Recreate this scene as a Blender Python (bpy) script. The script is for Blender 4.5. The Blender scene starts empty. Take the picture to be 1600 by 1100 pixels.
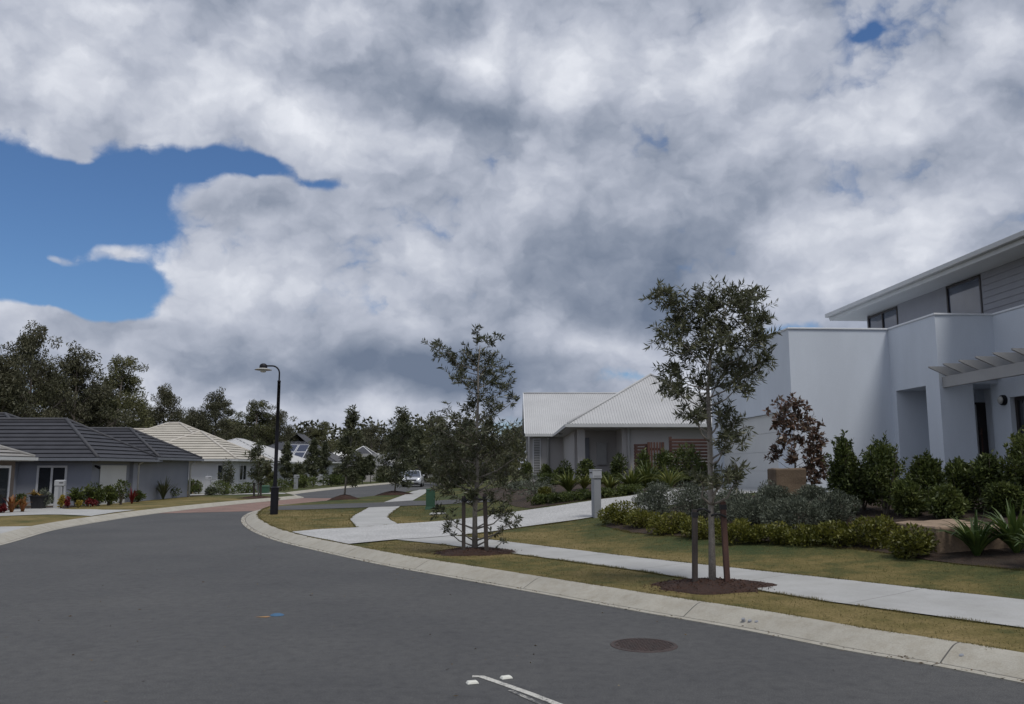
import bpy, math, random
import numpy as np
from mathutils import Vector, Matrix, geometry
random.seed(7)
rng = np.random.default_rng(11)
R = math.radians
scene = bpy.context.scene
COL = scene.collection
# ------------------------------------------------------------------ camera
FPX, HZ, CAMH = 1300.0, 732.0, 1.6
PIT = math.atan((HZ - 550) / FPX)
cp, sp = math.cos(PIT), math.sin(PIT)
cam = bpy.data.cameras.new("camera")
cam.sensor_width = 36.0
cam.lens = 36.0 * FPX / 1600
cam.clip_end = 4000
co = bpy.data.objects.new("camera", cam)
co.location = (0, 0, CAMH)
co.rotation_euler = (math.pi / 2 + PIT, 0, 0)
COL.objects.link(co)
scene.camera = co

def ray(u, v):
    a = (u - 800) / FPX
    b = (550 - v) / FPX
    return a, cp - b * sp, sp + b * cp

def at(u, v, Y):                       # point of the site seen in direction (u, v), Y metres down the street
    a, y, d = ray(u, v)
    return Vector((a / y * Y, Y, CAMH + d / y * Y))

# ------------------------------------------------------------------ site lines
def g0(u, v):
    a, y, d = ray(u, v); t = -CAMH / d
    return (a * t, y * t)
RG = [(14, -9), (9.2, -1.6), (6.2, 2.6)] + [g0(*q) for q in ((1600, 1069), (1307, 1015), (1165, 986), (1000, 957), (860, 931.5), (720, 906), (592, 882.6), (486, 859), (430, 845), (393, 830), (377.5, 817), (379, 808), (392, 800.5), (416, 794.5))] + [(-9.85, 35.6)]
RFAR = [(-9.85, 35.6), (-9.5, 38.5), (-8.4, 44.3), (-7.1, 57.8), (-6.3, 74), (-5.2, 95), (-2.5, 115), (3, 135)]
LG = [(-7.0, -10), (-8.2, 3), (-9.3, 11), (-10.7, 17.75), (-12.0, 22.4), (-12.6, 27.5), (-12.7, 31), (-12.6, 34.6), (-12.25, 39), (-11.55, 44.5),
      (-11.5, 46.6), (-12.3, 49.0), (-13.5, 52.5), (-13.75, 60), (-13.5, 72), (-12.8, 86), (-11.3, 106), (-7.5, 128)]

def smooth_line(pts, step=0.35):
    P = [Vector((p[0], p[1], 0)) for p in pts]
    P = [P[0] * 2 - P[1]] + P + [P[-1] * 2 - P[-2]]
    out = []
    for i in range(1, len(P) - 2):
        a, b, c, d = P[i - 1], P[i], P[i + 1], P[i + 2]
        n = max(2, int((c - b).length / step))
        for k in range(n):
            t = k / n
            out.append(0.5 * ((2 * b) + (c - a) * t + (2 * a - 5 * b + 4 * c - d) * t * t + (3 * b - a - 3 * c + d) * t ** 3))
    out.append(P[-2])
    return out

RGs, RFs, LGs = smooth_line(RG), smooth_line(RFAR, 1.5), smooth_line(LG)
_ry = np.array([p.y for p in RGs] + [p.y for p in RFs[1:]]); _rx = np.array([p.x for p in RGs] + [p.x for p in RFs[1:]])
_ly = np.array([p.y for p in LGs]); _lx = np.array([p.x for p in LGs])

def sst(a, b, x):
    t = np.clip((x - a) / (b - a), 0, 1)
    return t * t * (3 - 2 * t)

def Hright(x, y):
    s = .85 * x + .5 * y
    h = .12 + .03 * np.clip(s - 6.7, 0, 2) / 2 + .85 * sst(8.5, 17.5, s) * sst(-5, 3, x)
    far = sst(33.5, 36, y)
    d = x - np.interp(y, _ry, _rx)
    return h * (1 - far) + far * (h - .1 * (1 - sst(0, 1.2, d)))

def Hleft(x, y):
    return .1 - .24 * sst(-14.2, -20, x)

def H(x, y):
    if x > np.interp(y, _ry, _rx): return float(Hright(x, y))
    if x < np.interp(y, _ly, _lx): return float(Hleft(x, y))
    return 0.0

def U(u, v):                           # ground point seen in direction (u, v)
    a, y, d = ray(u, v)
    t = 3.0
    while t < 160:
        if CAMH + d * t <= H(a * t, y * t): break
        t += .05
    return Vector((a * t, y * t, H(a * t, y * t)))

def G(u, Y):                           # ground point in column u at distance Y
    x = (u - 800) / FPX / 1.005 * Y
    return Vector((x, Y, H(x, Y)))

# ------------------------------------------------------------------ materials
def nodes(m):
    m.use_nodes = True
    return m.node_tree.nodes, m.node_tree.links

def ramp(N, stops, interp='LINEAR'):
    r = N.new('ShaderNodeValToRGB')
    r.color_ramp.interpolation = interp
    e = r.color_ramp.elements
    while len(e) < len(stops): e.new(.5)
    for k, (p, c) in enumerate(stops):
        e[k].position = p
        e[k].color = (*c, 1) if len(c) == 3 else c
    return r

def noise(N, L, vec, scale, detail=4, rough=.55, stretch=None):
    n = N.new('ShaderNodeTexNoise')
    n.inputs['Scale'].default_value = scale
    n.inputs['Detail'].default_value = detail
    n.inputs['Roughness'].default_value = rough
    if stretch:
        mp = N.new('ShaderNodeMapping'); mp.inputs['Scale'].default_value = stretch
        L.new(vec, mp.inputs['Vector']); vec = mp.outputs[0]
    L.new(vec, n.inputs['Vector'])
    return n

def mixc(N, L, f, a, b, mode='MIX'):
    m = N.new('ShaderNodeMix'); m.data_type = 'RGBA'; m.blend_type = mode
    for s, val in ((m.inputs[0], f), (m.inputs[6], a), (m.inputs[7], b)):
        if isinstance(val, (int, float)): s.default_value = val
        elif isinstance(val, tuple): s.default_value = (*val, 1)
        else: L.new(val, s)
    return m.outputs[2]

def bump(N, L, h, strength, dist, bsdf):
    b = N.new('ShaderNodeBump'); b.inputs['Strength'].default_value = strength; b.inputs['Distance'].default_value = dist
    L.new(h, b.inputs['Height']); L.new(b.outputs[0], bsdf.inputs['Normal'])

def surf(name, c, c2=None, rough=.6, s1=2.0, s2=40.0, fine=.12, bmp=.15, bd=.01, metal=0.0, spec=.4, stretch=None):
    m = bpy.data.materials.new(name); N, L = nodes(m); b = N['Principled BSDF']
    g = N.new('ShaderNodeNewGeometry').outputs['Position']
    n1 = noise(N, L, g, s1, 4, .6, stretch); n2 = noise(N, L, g, s2, 3, .6)
    c2 = c2 or tuple(x * .82 for x in c)
    r = ramp(N, [(.35, c), (.68, c2)]); L.new(n1.outputs[0], r.inputs[0])
    r2 = ramp(N, [(.25, (1 - fine,) * 3), (.75, (1 + fine,) * 3)]); L.new(n2.outputs[0], r2.inputs[0])
    L.new(mixc(N, L, 1.0, r.outputs[0], r2.outputs[0], 'MULTIPLY'), b.inputs['Base Color'])
    b.inputs['Roughness'].default_value = rough; b.inputs['Metallic'].default_value = metal
    b.inputs['Specular IOR Level'].default_value = spec
    if bmp: bump(N, L, n2.outputs[0], bmp, bd, b)
    return m

def leafmat(name, cols, clump=1.2, rough=.5, trans=.22, spec=.35):
    m = bpy.data.materials.new(name); N, L = nodes(m); b = N['Principled BSDF']
    g = N.new('ShaderNodeNewGeometry')
    n = noise(N, L, g.outputs['Position'], clump, 2)
    ma = N.new('ShaderNodeMath'); ma.operation = 'MULTIPLY_ADD'; ma.inputs[1].default_value = .55
    L.new(g.outputs['Random Per Island'], ma.inputs[0])
    mb = N.new('ShaderNodeMath'); mb.operation = 'MULTIPLY_ADD'; mb.inputs[1].default_value = .9; mb.inputs[2].default_value = -.31
    L.new(n.outputs[0], mb.inputs[0])
    oi = N.new('ShaderNodeObjectInfo'); mo_ = N.new('ShaderNodeMath'); mo_.operation = 'MULTIPLY_ADD'; mo_.inputs[1].default_value = .22; L.new(oi.outputs['Random'], mo_.inputs[0]); L.new(mb.outputs[0], mo_.inputs[2]); L.new(mo_.outputs[0], ma.inputs[2])
    k = len(cols)
    r = ramp(N, [(.1 + .85 * i / max(1, k - 1), c) for i, c in enumerate(cols)]); L.new(ma.outputs[0], r.inputs[0])
    L.new(r.outputs[0], b.inputs['Base Color'])
    b.inputs['Roughness'].default_value = rough; b.inputs['Specular IOR Level'].default_value = spec
    if trans:
        t = N.new('ShaderNodeBsdfTranslucent'); L.new(r.outputs[0], t.inputs['Color'])
        mx = N.new('ShaderNodeMixShader'); mx.inputs[0].default_value = trans
        L.new(b.outputs[0], mx.inputs[1]); L.new(t.outputs[0], mx.inputs[2])
        L.new(mx.outputs[0], N['Material Output'].inputs['Surface'])
    return m

def lawnmat():
    m = bpy.data.materials.new("lawn"); N, L = nodes(m); b = N['Principled BSDF']
    g = N.new('ShaderNodeNewGeometry').outputs['Position']
    n1 = noise(N, L, g, .42, 4, .6); n2 = noise(N, L, g, 2.6, 5, .65); n3 = noise(N, L, g, 30, 5, .75)
    f = N.new('ShaderNodeMath'); f.operation = 'MULTIPLY_ADD'; f.inputs[1].default_value = .62
    L.new(n1.outputs[0], f.inputs[0])
    f2 = N.new('ShaderNodeMath'); f2.operation = 'MULTIPLY'; f2.inputs[1].default_value = .4; L.new(n2.outputs[0], f2.inputs[0])
    L.new(f2.outputs[0], f.inputs[2])
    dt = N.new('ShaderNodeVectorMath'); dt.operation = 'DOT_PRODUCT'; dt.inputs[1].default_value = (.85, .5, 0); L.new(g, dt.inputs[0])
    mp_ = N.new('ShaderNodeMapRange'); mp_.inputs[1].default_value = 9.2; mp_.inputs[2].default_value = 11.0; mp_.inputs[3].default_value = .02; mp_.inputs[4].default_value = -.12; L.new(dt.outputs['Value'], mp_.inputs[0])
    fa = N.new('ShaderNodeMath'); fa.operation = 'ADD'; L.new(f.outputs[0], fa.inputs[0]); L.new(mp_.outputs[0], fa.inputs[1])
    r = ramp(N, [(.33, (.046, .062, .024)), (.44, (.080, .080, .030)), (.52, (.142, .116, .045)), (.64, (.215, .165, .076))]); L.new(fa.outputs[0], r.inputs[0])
    r3 = ramp(N, [(.30, (.50, .52, .48)), (.70, (1.42, 1.40, 1.36))]); L.new(n3.outputs[0], r3.inputs[0])
    L.new(mixc(N, L, 1.0, r.outputs[0], r3.outputs[0], 'MULTIPLY'), b.inputs['Base Color'])
    b.inputs['Roughness'].default_value = .9; b.inputs['Specular IOR Level'].default_value = .15
    bump(N, L, n3.outputs[0], .6, .03, b)
    return m

def asphaltmat():
    m = bpy.data.materials.new("asphalt"); N, L = nodes(m); b = N['Principled BSDF']
    g = N.new('ShaderNodeNewGeometry').outputs['Position']
    n1 = noise(N, L, g, .35, 5, .6); n2 = noise(N, L, g, 95, 4, .75); n3 = noise(N, L, g, 9, 5, .7)
    nv = N.new('ShaderNodeTexVoronoi'); nv.inputs['Scale'].default_value = 26; L.new(g, nv.inputs['Vector'])
    r = ramp(N, [(.3, (.070, .071, .074)), (.7, (.097, .097, .097))]); L.new(n1.outputs[0], r.inputs[0])
    r2 = ramp(N, [(.30, (.55, .55, .55)), (.55, (1.0, 1.0, 1.0)), (.70, (1.9, 1.9, 1.85))]); L.new(n2.outputs[0], r2.inputs[0])
    c = mixc(N, L, 1.0, r.outputs[0], r2.outputs[0], 'MULTIPLY')
    r4 = ramp(N, [(.32, (.80, .80, .81)), (.5, (1, 1, 1)), (.70, (1.16, 1.15, 1.13))]); L.new(n3.outputs[0], r4.inputs[0])
    c = mixc(N, L, 1.0, c, r4.outputs[0], 'MULTIPLY')
    nst = noise(N, L, g, 1.1, 5, .65); rst = ramp(N, [(.60, (1, 1, 1)), (.74, (.80, .80, .81))]); L.new(nst.outputs[0], rst.inputs[0]); c = mixc(N, L, 1.0, c, rst.outputs[0], 'MULTIPLY')
    r5 = ramp(N, [(.0, (1, 1, 1)), (.03, (1, 1, 1)), (.05, (0, 0, 0))]); L.new(nv.outputs['Distance'], r5.inputs[0])
    r6 = ramp(N, [(.60, (0, 0, 0)), (.66, (1, 1, 1))]); L.new(n3.outputs[0], r6.inputs[0])
    ml = N.new('ShaderNodeMath'); ml.operation = 'MULTIPLY'; L.new(r5.outputs[0], ml.inputs[0]); L.new(r6.outputs[0], ml.inputs[1])
    c = mixc(N, L, ml.outputs[0], c, (.24, .235, .225))
    L.new(c, b.inputs['Base Color'])
    b.inputs['Roughness'].default_value = .85; b.inputs['Specular IOR Level'].default_value = .25
    bump(N, L, n2.outputs[0], .5, .006, b)
    return m

def kerbmat(name, c, c2):
    m = surf(name, c, c2, .85, 1.3, 70, .14, .2, .004); N, L = nodes(m); b = N['Principled BSDF']
    uv = N.new('ShaderNodeUVMap'); sx = N.new('ShaderNodeSeparateXYZ'); L.new(uv.outputs[0], sx.inputs[0])
    fr = N.new('ShaderNodeMath'); fr.operation = 'MODULO'; fr.inputs[1].default_value = 2.75; L.new(sx.outputs[0], fr.inputs[0])
    lt = N.new('ShaderNodeMath'); lt.operation = 'LESS_THAN'; lt.inputs[1].default_value = .013; L.new(fr.outputs[0], lt.inputs[0])
    dv = N.new('ShaderNodeMath'); dv.operation = 'COMPARE'; dv.inputs[1].default_value = .128; dv.inputs[2].default_value = .009; L.new(sx.outputs[1], dv.inputs[0])
    mx = N.new('ShaderNodeMath'); mx.operation = 'MAXIMUM'; L.new(lt.outputs[0], mx.inputs[0]); L.new(dv.outputs[0], mx.inputs[1])
    old = b.inputs['Base Color'].links[0].from_socket
    # dirt washed along the gutter foot
    g = N.new('ShaderNodeNewGeometry').outputs['Position']
    nn = noise(N, L, g, 5, 5, .7)
    rr = ramp(N, [(.45, (1, 1, 1)), (.78, (.78, .75, .70))]); L.new(nn.outputs[0], rr.inputs[0])
    c_ = mixc(N, L, 1.0, old, rr.outputs[0], 'MULTIPLY')
    L.new(mixc(N, L, mx.outputs[0], c_, (.09, .085, .078)), b.inputs['Base Color'])
    return m

def pavemat():
    m = bpy.data.materials.new("brick_paving"); N, L = nodes(m); b = N['Principled BSDF']
    g = N.new('ShaderNodeNewGeometry').outputs['Position']
    mp = N.new('ShaderNodeMapping'); mp.inputs['Rotation'].default_value = (0, 0, .78); L.new(g, mp.inputs[0])
    t = N.new('ShaderNodeTexBrick'); L.new(mp.outputs[0], t.inputs['Vector'])
    t.inputs['Color1'].default_value = (.235, .14, .11, 1); t.inputs['Color2'].default_value = (.18, .11, .09, 1); t.inputs['Mortar'].default_value = (.2, .17, .15, 1)
    t.inputs['Scale'].default_value = 4.4; t.inputs['Mortar Size'].default_value = .012
    n = noise(N, L, g, 1.1, 4); r = ramp(N, [(.3, (.8, .8, .8)), (.7, (1.15, 1.15, 1.15))]); L.new(n.outputs[0], r.inputs[0])
    L.new(mixc(N, L, 1.0, t.outputs[0], r.outputs[0], 'MULTIPLY'), b.inputs['Base Color']); b.inputs['Roughness'].default_value = .9
    return m

def glassmat(name, c=(.02, .024, .03), rough=.06):
    m = bpy.data.materials.new(name); N, L = nodes(m); b = N['Principled BSDF']
    g = N.new('ShaderNodeNewGeometry').outputs['Position']
    n = noise(N, L, g, 1.3, 2); r = ramp(N, [(.3, c), (.7, tuple(x * 1.5 for x in c))]); L.new(n.outputs[0], r.inputs[0]); L.new(r.outputs[0], b.inputs['Base Color'])
    b.inputs['Roughness'].default_value = rough; b.inputs['Specular IOR Level'].default_value = .8
    bump(N, L, n.outputs[0], .05, .01, b)
    return m

M = {}
M['lawn'] = lawnmat(); M['asphalt'] = asphaltmat(); M['paving'] = pavemat()
M['kerb'] = kerbmat('kerb_concrete', (.375, .355, .305), (.33, .312, .268))
M['concrete'] = surf('path_concrete', (.385, .385, .378), (.33, .33, .324), .85, .8, 60, .08, .15, .004)
def joints(m, d, pitch):
    N, L = nodes(m); b = N['Principled BSDF']; old = b.inputs['Base Color'].links[0].from_socket
    g = N.new('ShaderNodeNewGeometry').outputs['Position']
    dt = N.new('ShaderNodeVectorMath'); dt.operation = 'DOT_PRODUCT'; dt.inputs[1].default_value = d; L.new(g, dt.inputs[0])
    ab = N.new('ShaderNodeMath'); ab.operation = 'PINGPONG'; ab.inputs[1].default_value = pitch / 2; L.new(dt.outputs['Value'], ab.inputs[0])
    lt = N.new('ShaderNodeMath'); lt.operation = 'LESS_THAN'; lt.inputs[1].default_value = .007; L.new(ab.outputs[0], lt.inputs[0])
    st = noise(N, L, g, 1.9, 6, .7); rr = ramp(N, [(.40, (1.04, 1.04, 1.04)), (.62, (.93, .925, .91)), (.74, (.80, .79, .76))]); L.new(st.outputs[0], rr.inputs[0])
    c = mixc(N, L, 1.0, old, rr.outputs[0], 'MULTIPLY')
    L.new(mixc(N, L, lt.outputs[0], c, (.2, .195, .185)), b.inputs['Base Color'])
joints(M['concrete'], (-.59, .81, 0), 1.8)
M['aggregate'] = surf('exposed_aggregate', (.42, .418, .412), (.345, .343, .338), .85, .9, 26, .45, .35, .01)
M['ground'] = surf('dry_ground', (.12, .12, .06), (.09, .08, .045), .95, .1, 5, .3, .3, .03)
M['mulch'] = surf('bark_mulch', (.060, .030, .020), (.035, .020, .015), .95, 14, 60, .5, .9, .04)
M['dirt'] = surf('garden_soil', (.055, .035, .024), (.032, .024, .017), .95, 3, 40, .5, .9, .04)
M['render'] = surf('white_render', (.63, .68, .75), (.57, .615, .68), .8, .9, 60, .05, .3, .004, stretch=(1, 1, .3))
M['render_cap'] = surf('white_coping', (.74, .76, .79), (.68, .7, .73), .5, 1, 30, .03, 0)
M['soffit'] = surf('soffit_white', (.64, .65, .64), (.6, .61, .6), .6, 1, 30, .03, 0)
M['weather'] = surf('grey_weatherboard', (.27, .275, .30), (.24, .245, .27), .6, 1.5, 40, .05, .1, .003)
M['grey_render'] = surf('grey_render', (.40, .385, .38), (.365, .352, .345), .85, .7, 90, .04, .15, .003)
M['grey_trim'] = surf('grey_trim', (.36, .36, .36), (.32, .32, .32), .5, 2, 30, .04, 0)
M['blue_render'] = surf('blue_grey_render', (.255, .27, .315), (.225, .24, .285), .85, .8, 60, .05, .12, .003)
M['white_wall'] = surf('white_wall', (.60, .61, .64), (.55, .56, .59), .8, .8, 60, .04, .1, .003)
M['brown_wall'] = surf('brown_wall', (.16, .13, .11), (.13, .105, .09), .85, 2, 50, .1, .1, .003)
M['white_metal'] = surf('white_roof_metal', (.46, .462, .465), (.41, .412, .415), .5, .6, 20, .03, 0)
M['bright_metal'] = surf('bright_roof_metal', (.8, .8, .79), (.75, .75, .74), .45, .6, 20, .03, 0)
M['dark_tile'] = surf('charcoal_tile', (.042, .043, .052), (.03, .031, .038), .75, 1.5, 25, .2, .2, .005)
M['dark_tile_cap'] = surf('charcoal_ridge', (.06, .06, .068), (.045, .046, .052), .7, 1.5, 25, .2, .2, .005)
M['cream_tile'] = surf('cream_tile', (.46, .43, .375), (.40, .375, .325), .75, 1.2, 25, .12, .2, .005)
M['cream_cap'] = surf('cream_ridge', (.50, .47, .42), (.44, .41, .37), .75, 1.2, 25, .1, .2, .005)
M['grey_tile'] = surf('grey_tile', (.26, .25, .235), (.22, .21, .2), .75, 1.2, 25, .12, .2, .005)
M['grey_cap'] = surf('grey_ridge', (.33, .32, .30), (.28, .27, .26), .75, 1.2, 25, .1, .2, .005)
M['gutter'] = surf('pale_gutter', (.52, .53, .53), (.48, .49, .49), .45, 3, 30, .03, 0)
M['dark_gutter'] = surf('slate_gutter', (.17, .18, .205), (.145, .155, .18), .45, 3, 30, .03, 0)
M['garage'] = surf('garage_door_white', (.60, .61, .61), (.56, .57, .57), .5, 1, 30, .03, 0)
M['white_frame'] = surf('white_frame', (.62, .63, .65), (.57, .58, .6), .45, 3, 30, .03, 0)
M['dark_frame'] = surf('dark_frame', (.035, .028, .026), (.025, .02, .02), .4, 3, 30, .05, 0)
M['glass'] = glassmat('window_glass')
M['glass_blue'] = glassmat('balcony_glass', (.05, .06, .085), .04)
M['black_metal'] = surf('black_powdercoat', (.008, .008, .012), (.012, .012, .016), .5, 3, 60, .1, .05, .002, 0, .22)
M['lens'] = surf('opal_lens', (.55, .55, .53), (.5, .5, .48), .25, 3, 30, .03, 0)
M['shade'] = surf('lamp_reflector', (.34, .34, .33), (.28, .28, .27), .4, 3, 30, .05, 0)
M['timber'] = surf('red_timber', (.105, .046, .032), (.066, .032, .025), .65, 3, 40, .2, .2, .004, stretch=(6, 6, .6))
M['stake'] = surf('weathered_stake', (.075, .062, .055), (.05, .04, .036), .85, 6, 60, .2, .3, .004, stretch=(6, 6, .6))
M['stake_red'] = surf('red_stake', (.10, .052, .040), (.065, .036, .030), .85, 6, 60, .2, .3, .004, stretch=(6, 6, .6))
M['tie'] = surf('rubber_tie', (.02, .02, .022), (.015, .015, .016), .6, 6, 60, .1, 0)
M['bark'] = surf('pale_bark', (.30, .275, .245), (.17, .15, .13), .9, 9, 60, .3, .5, .006, stretch=(1, 1, .35))
M['twig'] = surf('twig_bark', (.13, .11, .09), (.09, .075, .06), .9, 9, 60, .2, .3, .004)
M['gum_bark'] = surf('gum_bark', (.22, .19, .165), (.10, .085, .075), .9, 1.2, 9, .3, .4, .02, stretch=(1, 1, .25))
M['sandstone'] = surf('sandstone', (.15, .108, .072), (.105, .074, .05), .9, 2.2, 30, .2, .5, .015)
M['sandstone_pale'] = surf('sawn_sandstone', (.30, .22, .155), (.20, .145, .10), .9, 2.0, 30, .2, .5, .012)
M['tan_stone'] = surf('tan_stone', (.36, .25, .12), (.30, .2, .1), .9, 2.2, 30, .15, .4, .012)
M['letter'] = surf('grey_letterbox', (.27, .28, .30), (.235, .245, .265), .55, 2, 40, .05, .05, .002)
M['letter_pale'] = surf('pale_letterbox', (.40, .41, .43), (.35, .36, .38), .5, 2, 40, .05, .05, .002)
M['green_box'] = surf('green_cabinet', (.032, .085, .05), (.026, .07, .042), .5, 2, 30, .06, .05, .002)
M['iron'] = surf('rusted_iron', (.062, .042, .038), (.045, .036, .034), .75, 9, 70, .35, .4, .006)
M['line'] = None
M['marker'] = surf('white_marker', (.72, .72, .66), (.62, .62, .55), .45, 9, 60, .1, .1, .002)
M['pot'] = surf('black_pot', (.02, .02, .023), (.03, .03, .034), .5, 3, 30, .1, 0)
M['silver'] = surf('silver_paint', (.60, .61, .63), (.57, .58, .6), .28, 1, 8, .02, 0, .01, .55)
M['tyre'] = surf('tyre_rubber', (.02, .02, .02), (.026, .026, .026), .9, 4, 30, .1, 0)
M['black_plastic'] = surf('black_plastic', (.02, .02, .022), (.028, .028, .03), .5, 4, 30, .1, 0)
M['headlight'] = surf('headlight_glass', (.6, .62, .65), (.5, .52, .55), .12, 9, 30, .1, 0, .01, .3)
M['solar'] = surf('solar_cells', (.022, .03, .065), (.018, .024, .05), .15, 4, 30, .1, 0)
# foliage
M['leaf_young'] = leafmat('young_tree_leaf', [(.032, .038, .019), (.062, .070, .034), (.10, .106, .055), (.155, .158, .092)], 2.2, .42, .3, .5)
M['leaf_gum'] = leafmat('gum_leaf', [(.036, .039, .021), (.064, .066, .035), (.098, .096, .054), (.145, .136, .085)], .25, .55, .2)
M['leaf_gum_olive'] = leafmat('olive_gum_leaf', [(.040, .046, .020), (.072, .079, .032), (.115, .117, .048), (.16, .155, .072)], .3, .55, .2)
M['leaf_mid'] = leafmat('verge_tree_leaf', [(.032, .040, .020), (.060, .070, .034), (.092, .100, .052), (.135, .135, .08)], 1.0, .5, .15)
M['leaf_dark'] = leafmat('glossy_shrub_leaf', [(.024, .036, .012), (.054, .075, .020), (.095, .120, .030), (.155, .178, .05)], 2.5, .5, .25, .4)
M['leaf_lime'] = leafmat('lime_shrub_leaf', [(.048, .056, .010), (.095, .102, .018), (.155, .155, .028), (.22, .20, .045)], 3, .45, .25)
M['leaf_grey'] = leafmat('grey_shrub_leaf', [(.045, .056, .038), (.085, .100, .070), (.145, .162, .120), (.23, .25, .20)], 2.5, .55, .12)
M['leaf_red'] = leafmat('red_tree_leaf', [(.036, .030, .017), (.085, .056, .036), (.155, .085, .062), (.115, .11, .06)], 2.5, .4, .2, .5)
M['leaf_flax'] = leafmat('flax_leaf', [(.028, .052, .014), (.048, .082, .020), (.085, .125, .030), (.2, .2, .05)], 3, .4, .2, .5)
M['leaf_palm'] = leafmat('strap_leaf', [(.040, .058, .015), (.080, .105, .026), (.15, .165, .040), (.27, .24, .06)], 2, .45, .2)
M['leaf_orange'] = leafmat('bromeliad_leaf', [(.12, .025, .014), (.22, .07, .02), (.26, .12, .035), (.09, .05, .02)], 4, .45, .2)
M['leaf_crimson'] = leafmat('crimson_leaf', [(.08, .01, .013), (.16, .016, .02), (.24, .03, .03)], 6, .5, .2)
M['leaf_yellow'] = leafmat('yellow_flower', [(.25, .18, .03), (.36, .28, .05), (.40, .36, .16)], 6, .5, .2)
M['grassblade'] = leafmat('grass_blade', [(.075, .085, .032), (.12, .115, .042), (.185, .155, .065), (.26, .21, .10)], .8, .7, .45, .15)

# ------------------------------------------------------------------ object helpers
OFF = {}

def link(o, parent=None):
    COL.objects.link(o)
    if parent is not None: o.parent = parent
    return o

def thing(name, label, cat, loc, group=None, rotz=0.0):
    o = bpy.data.objects.new(name, None); o.empty_display_size = .2
    o.location = loc; o.rotation_euler = (0, 0, rotz)
    o['label'] = label; o['category'] = cat
    if group: o['group'] = group
    link(o)
    OFF[o.name] = Vector(loc)
    return o

def tag(o, label, cat, group=None):
    o['label'] = label; o['category'] = cat
    if group: o['group'] = group
    return o

def copy_tree(o, loc, label, parent=None, scale=None, rotz=None):
    c = o.copy(); COL.objects.link(c); c.parent = parent
    if parent is None:
        c.location = loc; c['label'] = label
        if scale: c.scale = scale
        if rotz is not None: c.rotation_euler = (0, 0, rotz)
    for ch in list(o.children): copy_tree(ch, None, None, c)
    return c

def finish(me, name, mats, parent, local, smooth, bevel, world_loc=None):
    mats = mats if isinstance(mats, (list, tuple)) else [mats]
    for m in mats: me.materials.append(m)
    o = bpy.data.objects.new(name, me)
    off = Vector((0, 0, 0))
    if parent is not None and not local:
        off = OFF.get(parent.name, Vector((0, 0, 0)))
        me.transform(Matrix.Translation(-off))
    elif parent is None and world_loc is not None:
        me.transform(Matrix.Translation(-Vector(world_loc))); o.location = world_loc
        off = Vector(world_loc)
    link(o, parent); OFF[o.name] = off
    if smooth:
        me.polygons.foreach_set('use_smooth', [True] * len(me.polygons))
    if bevel:
        b = o.modifiers.new('bevel', 'BEVEL'); b.width = bevel; b.segments = 2; b.limit_method = 'ANGLE'; b.angle_limit = R(40)
    me.update()
    return o

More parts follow.
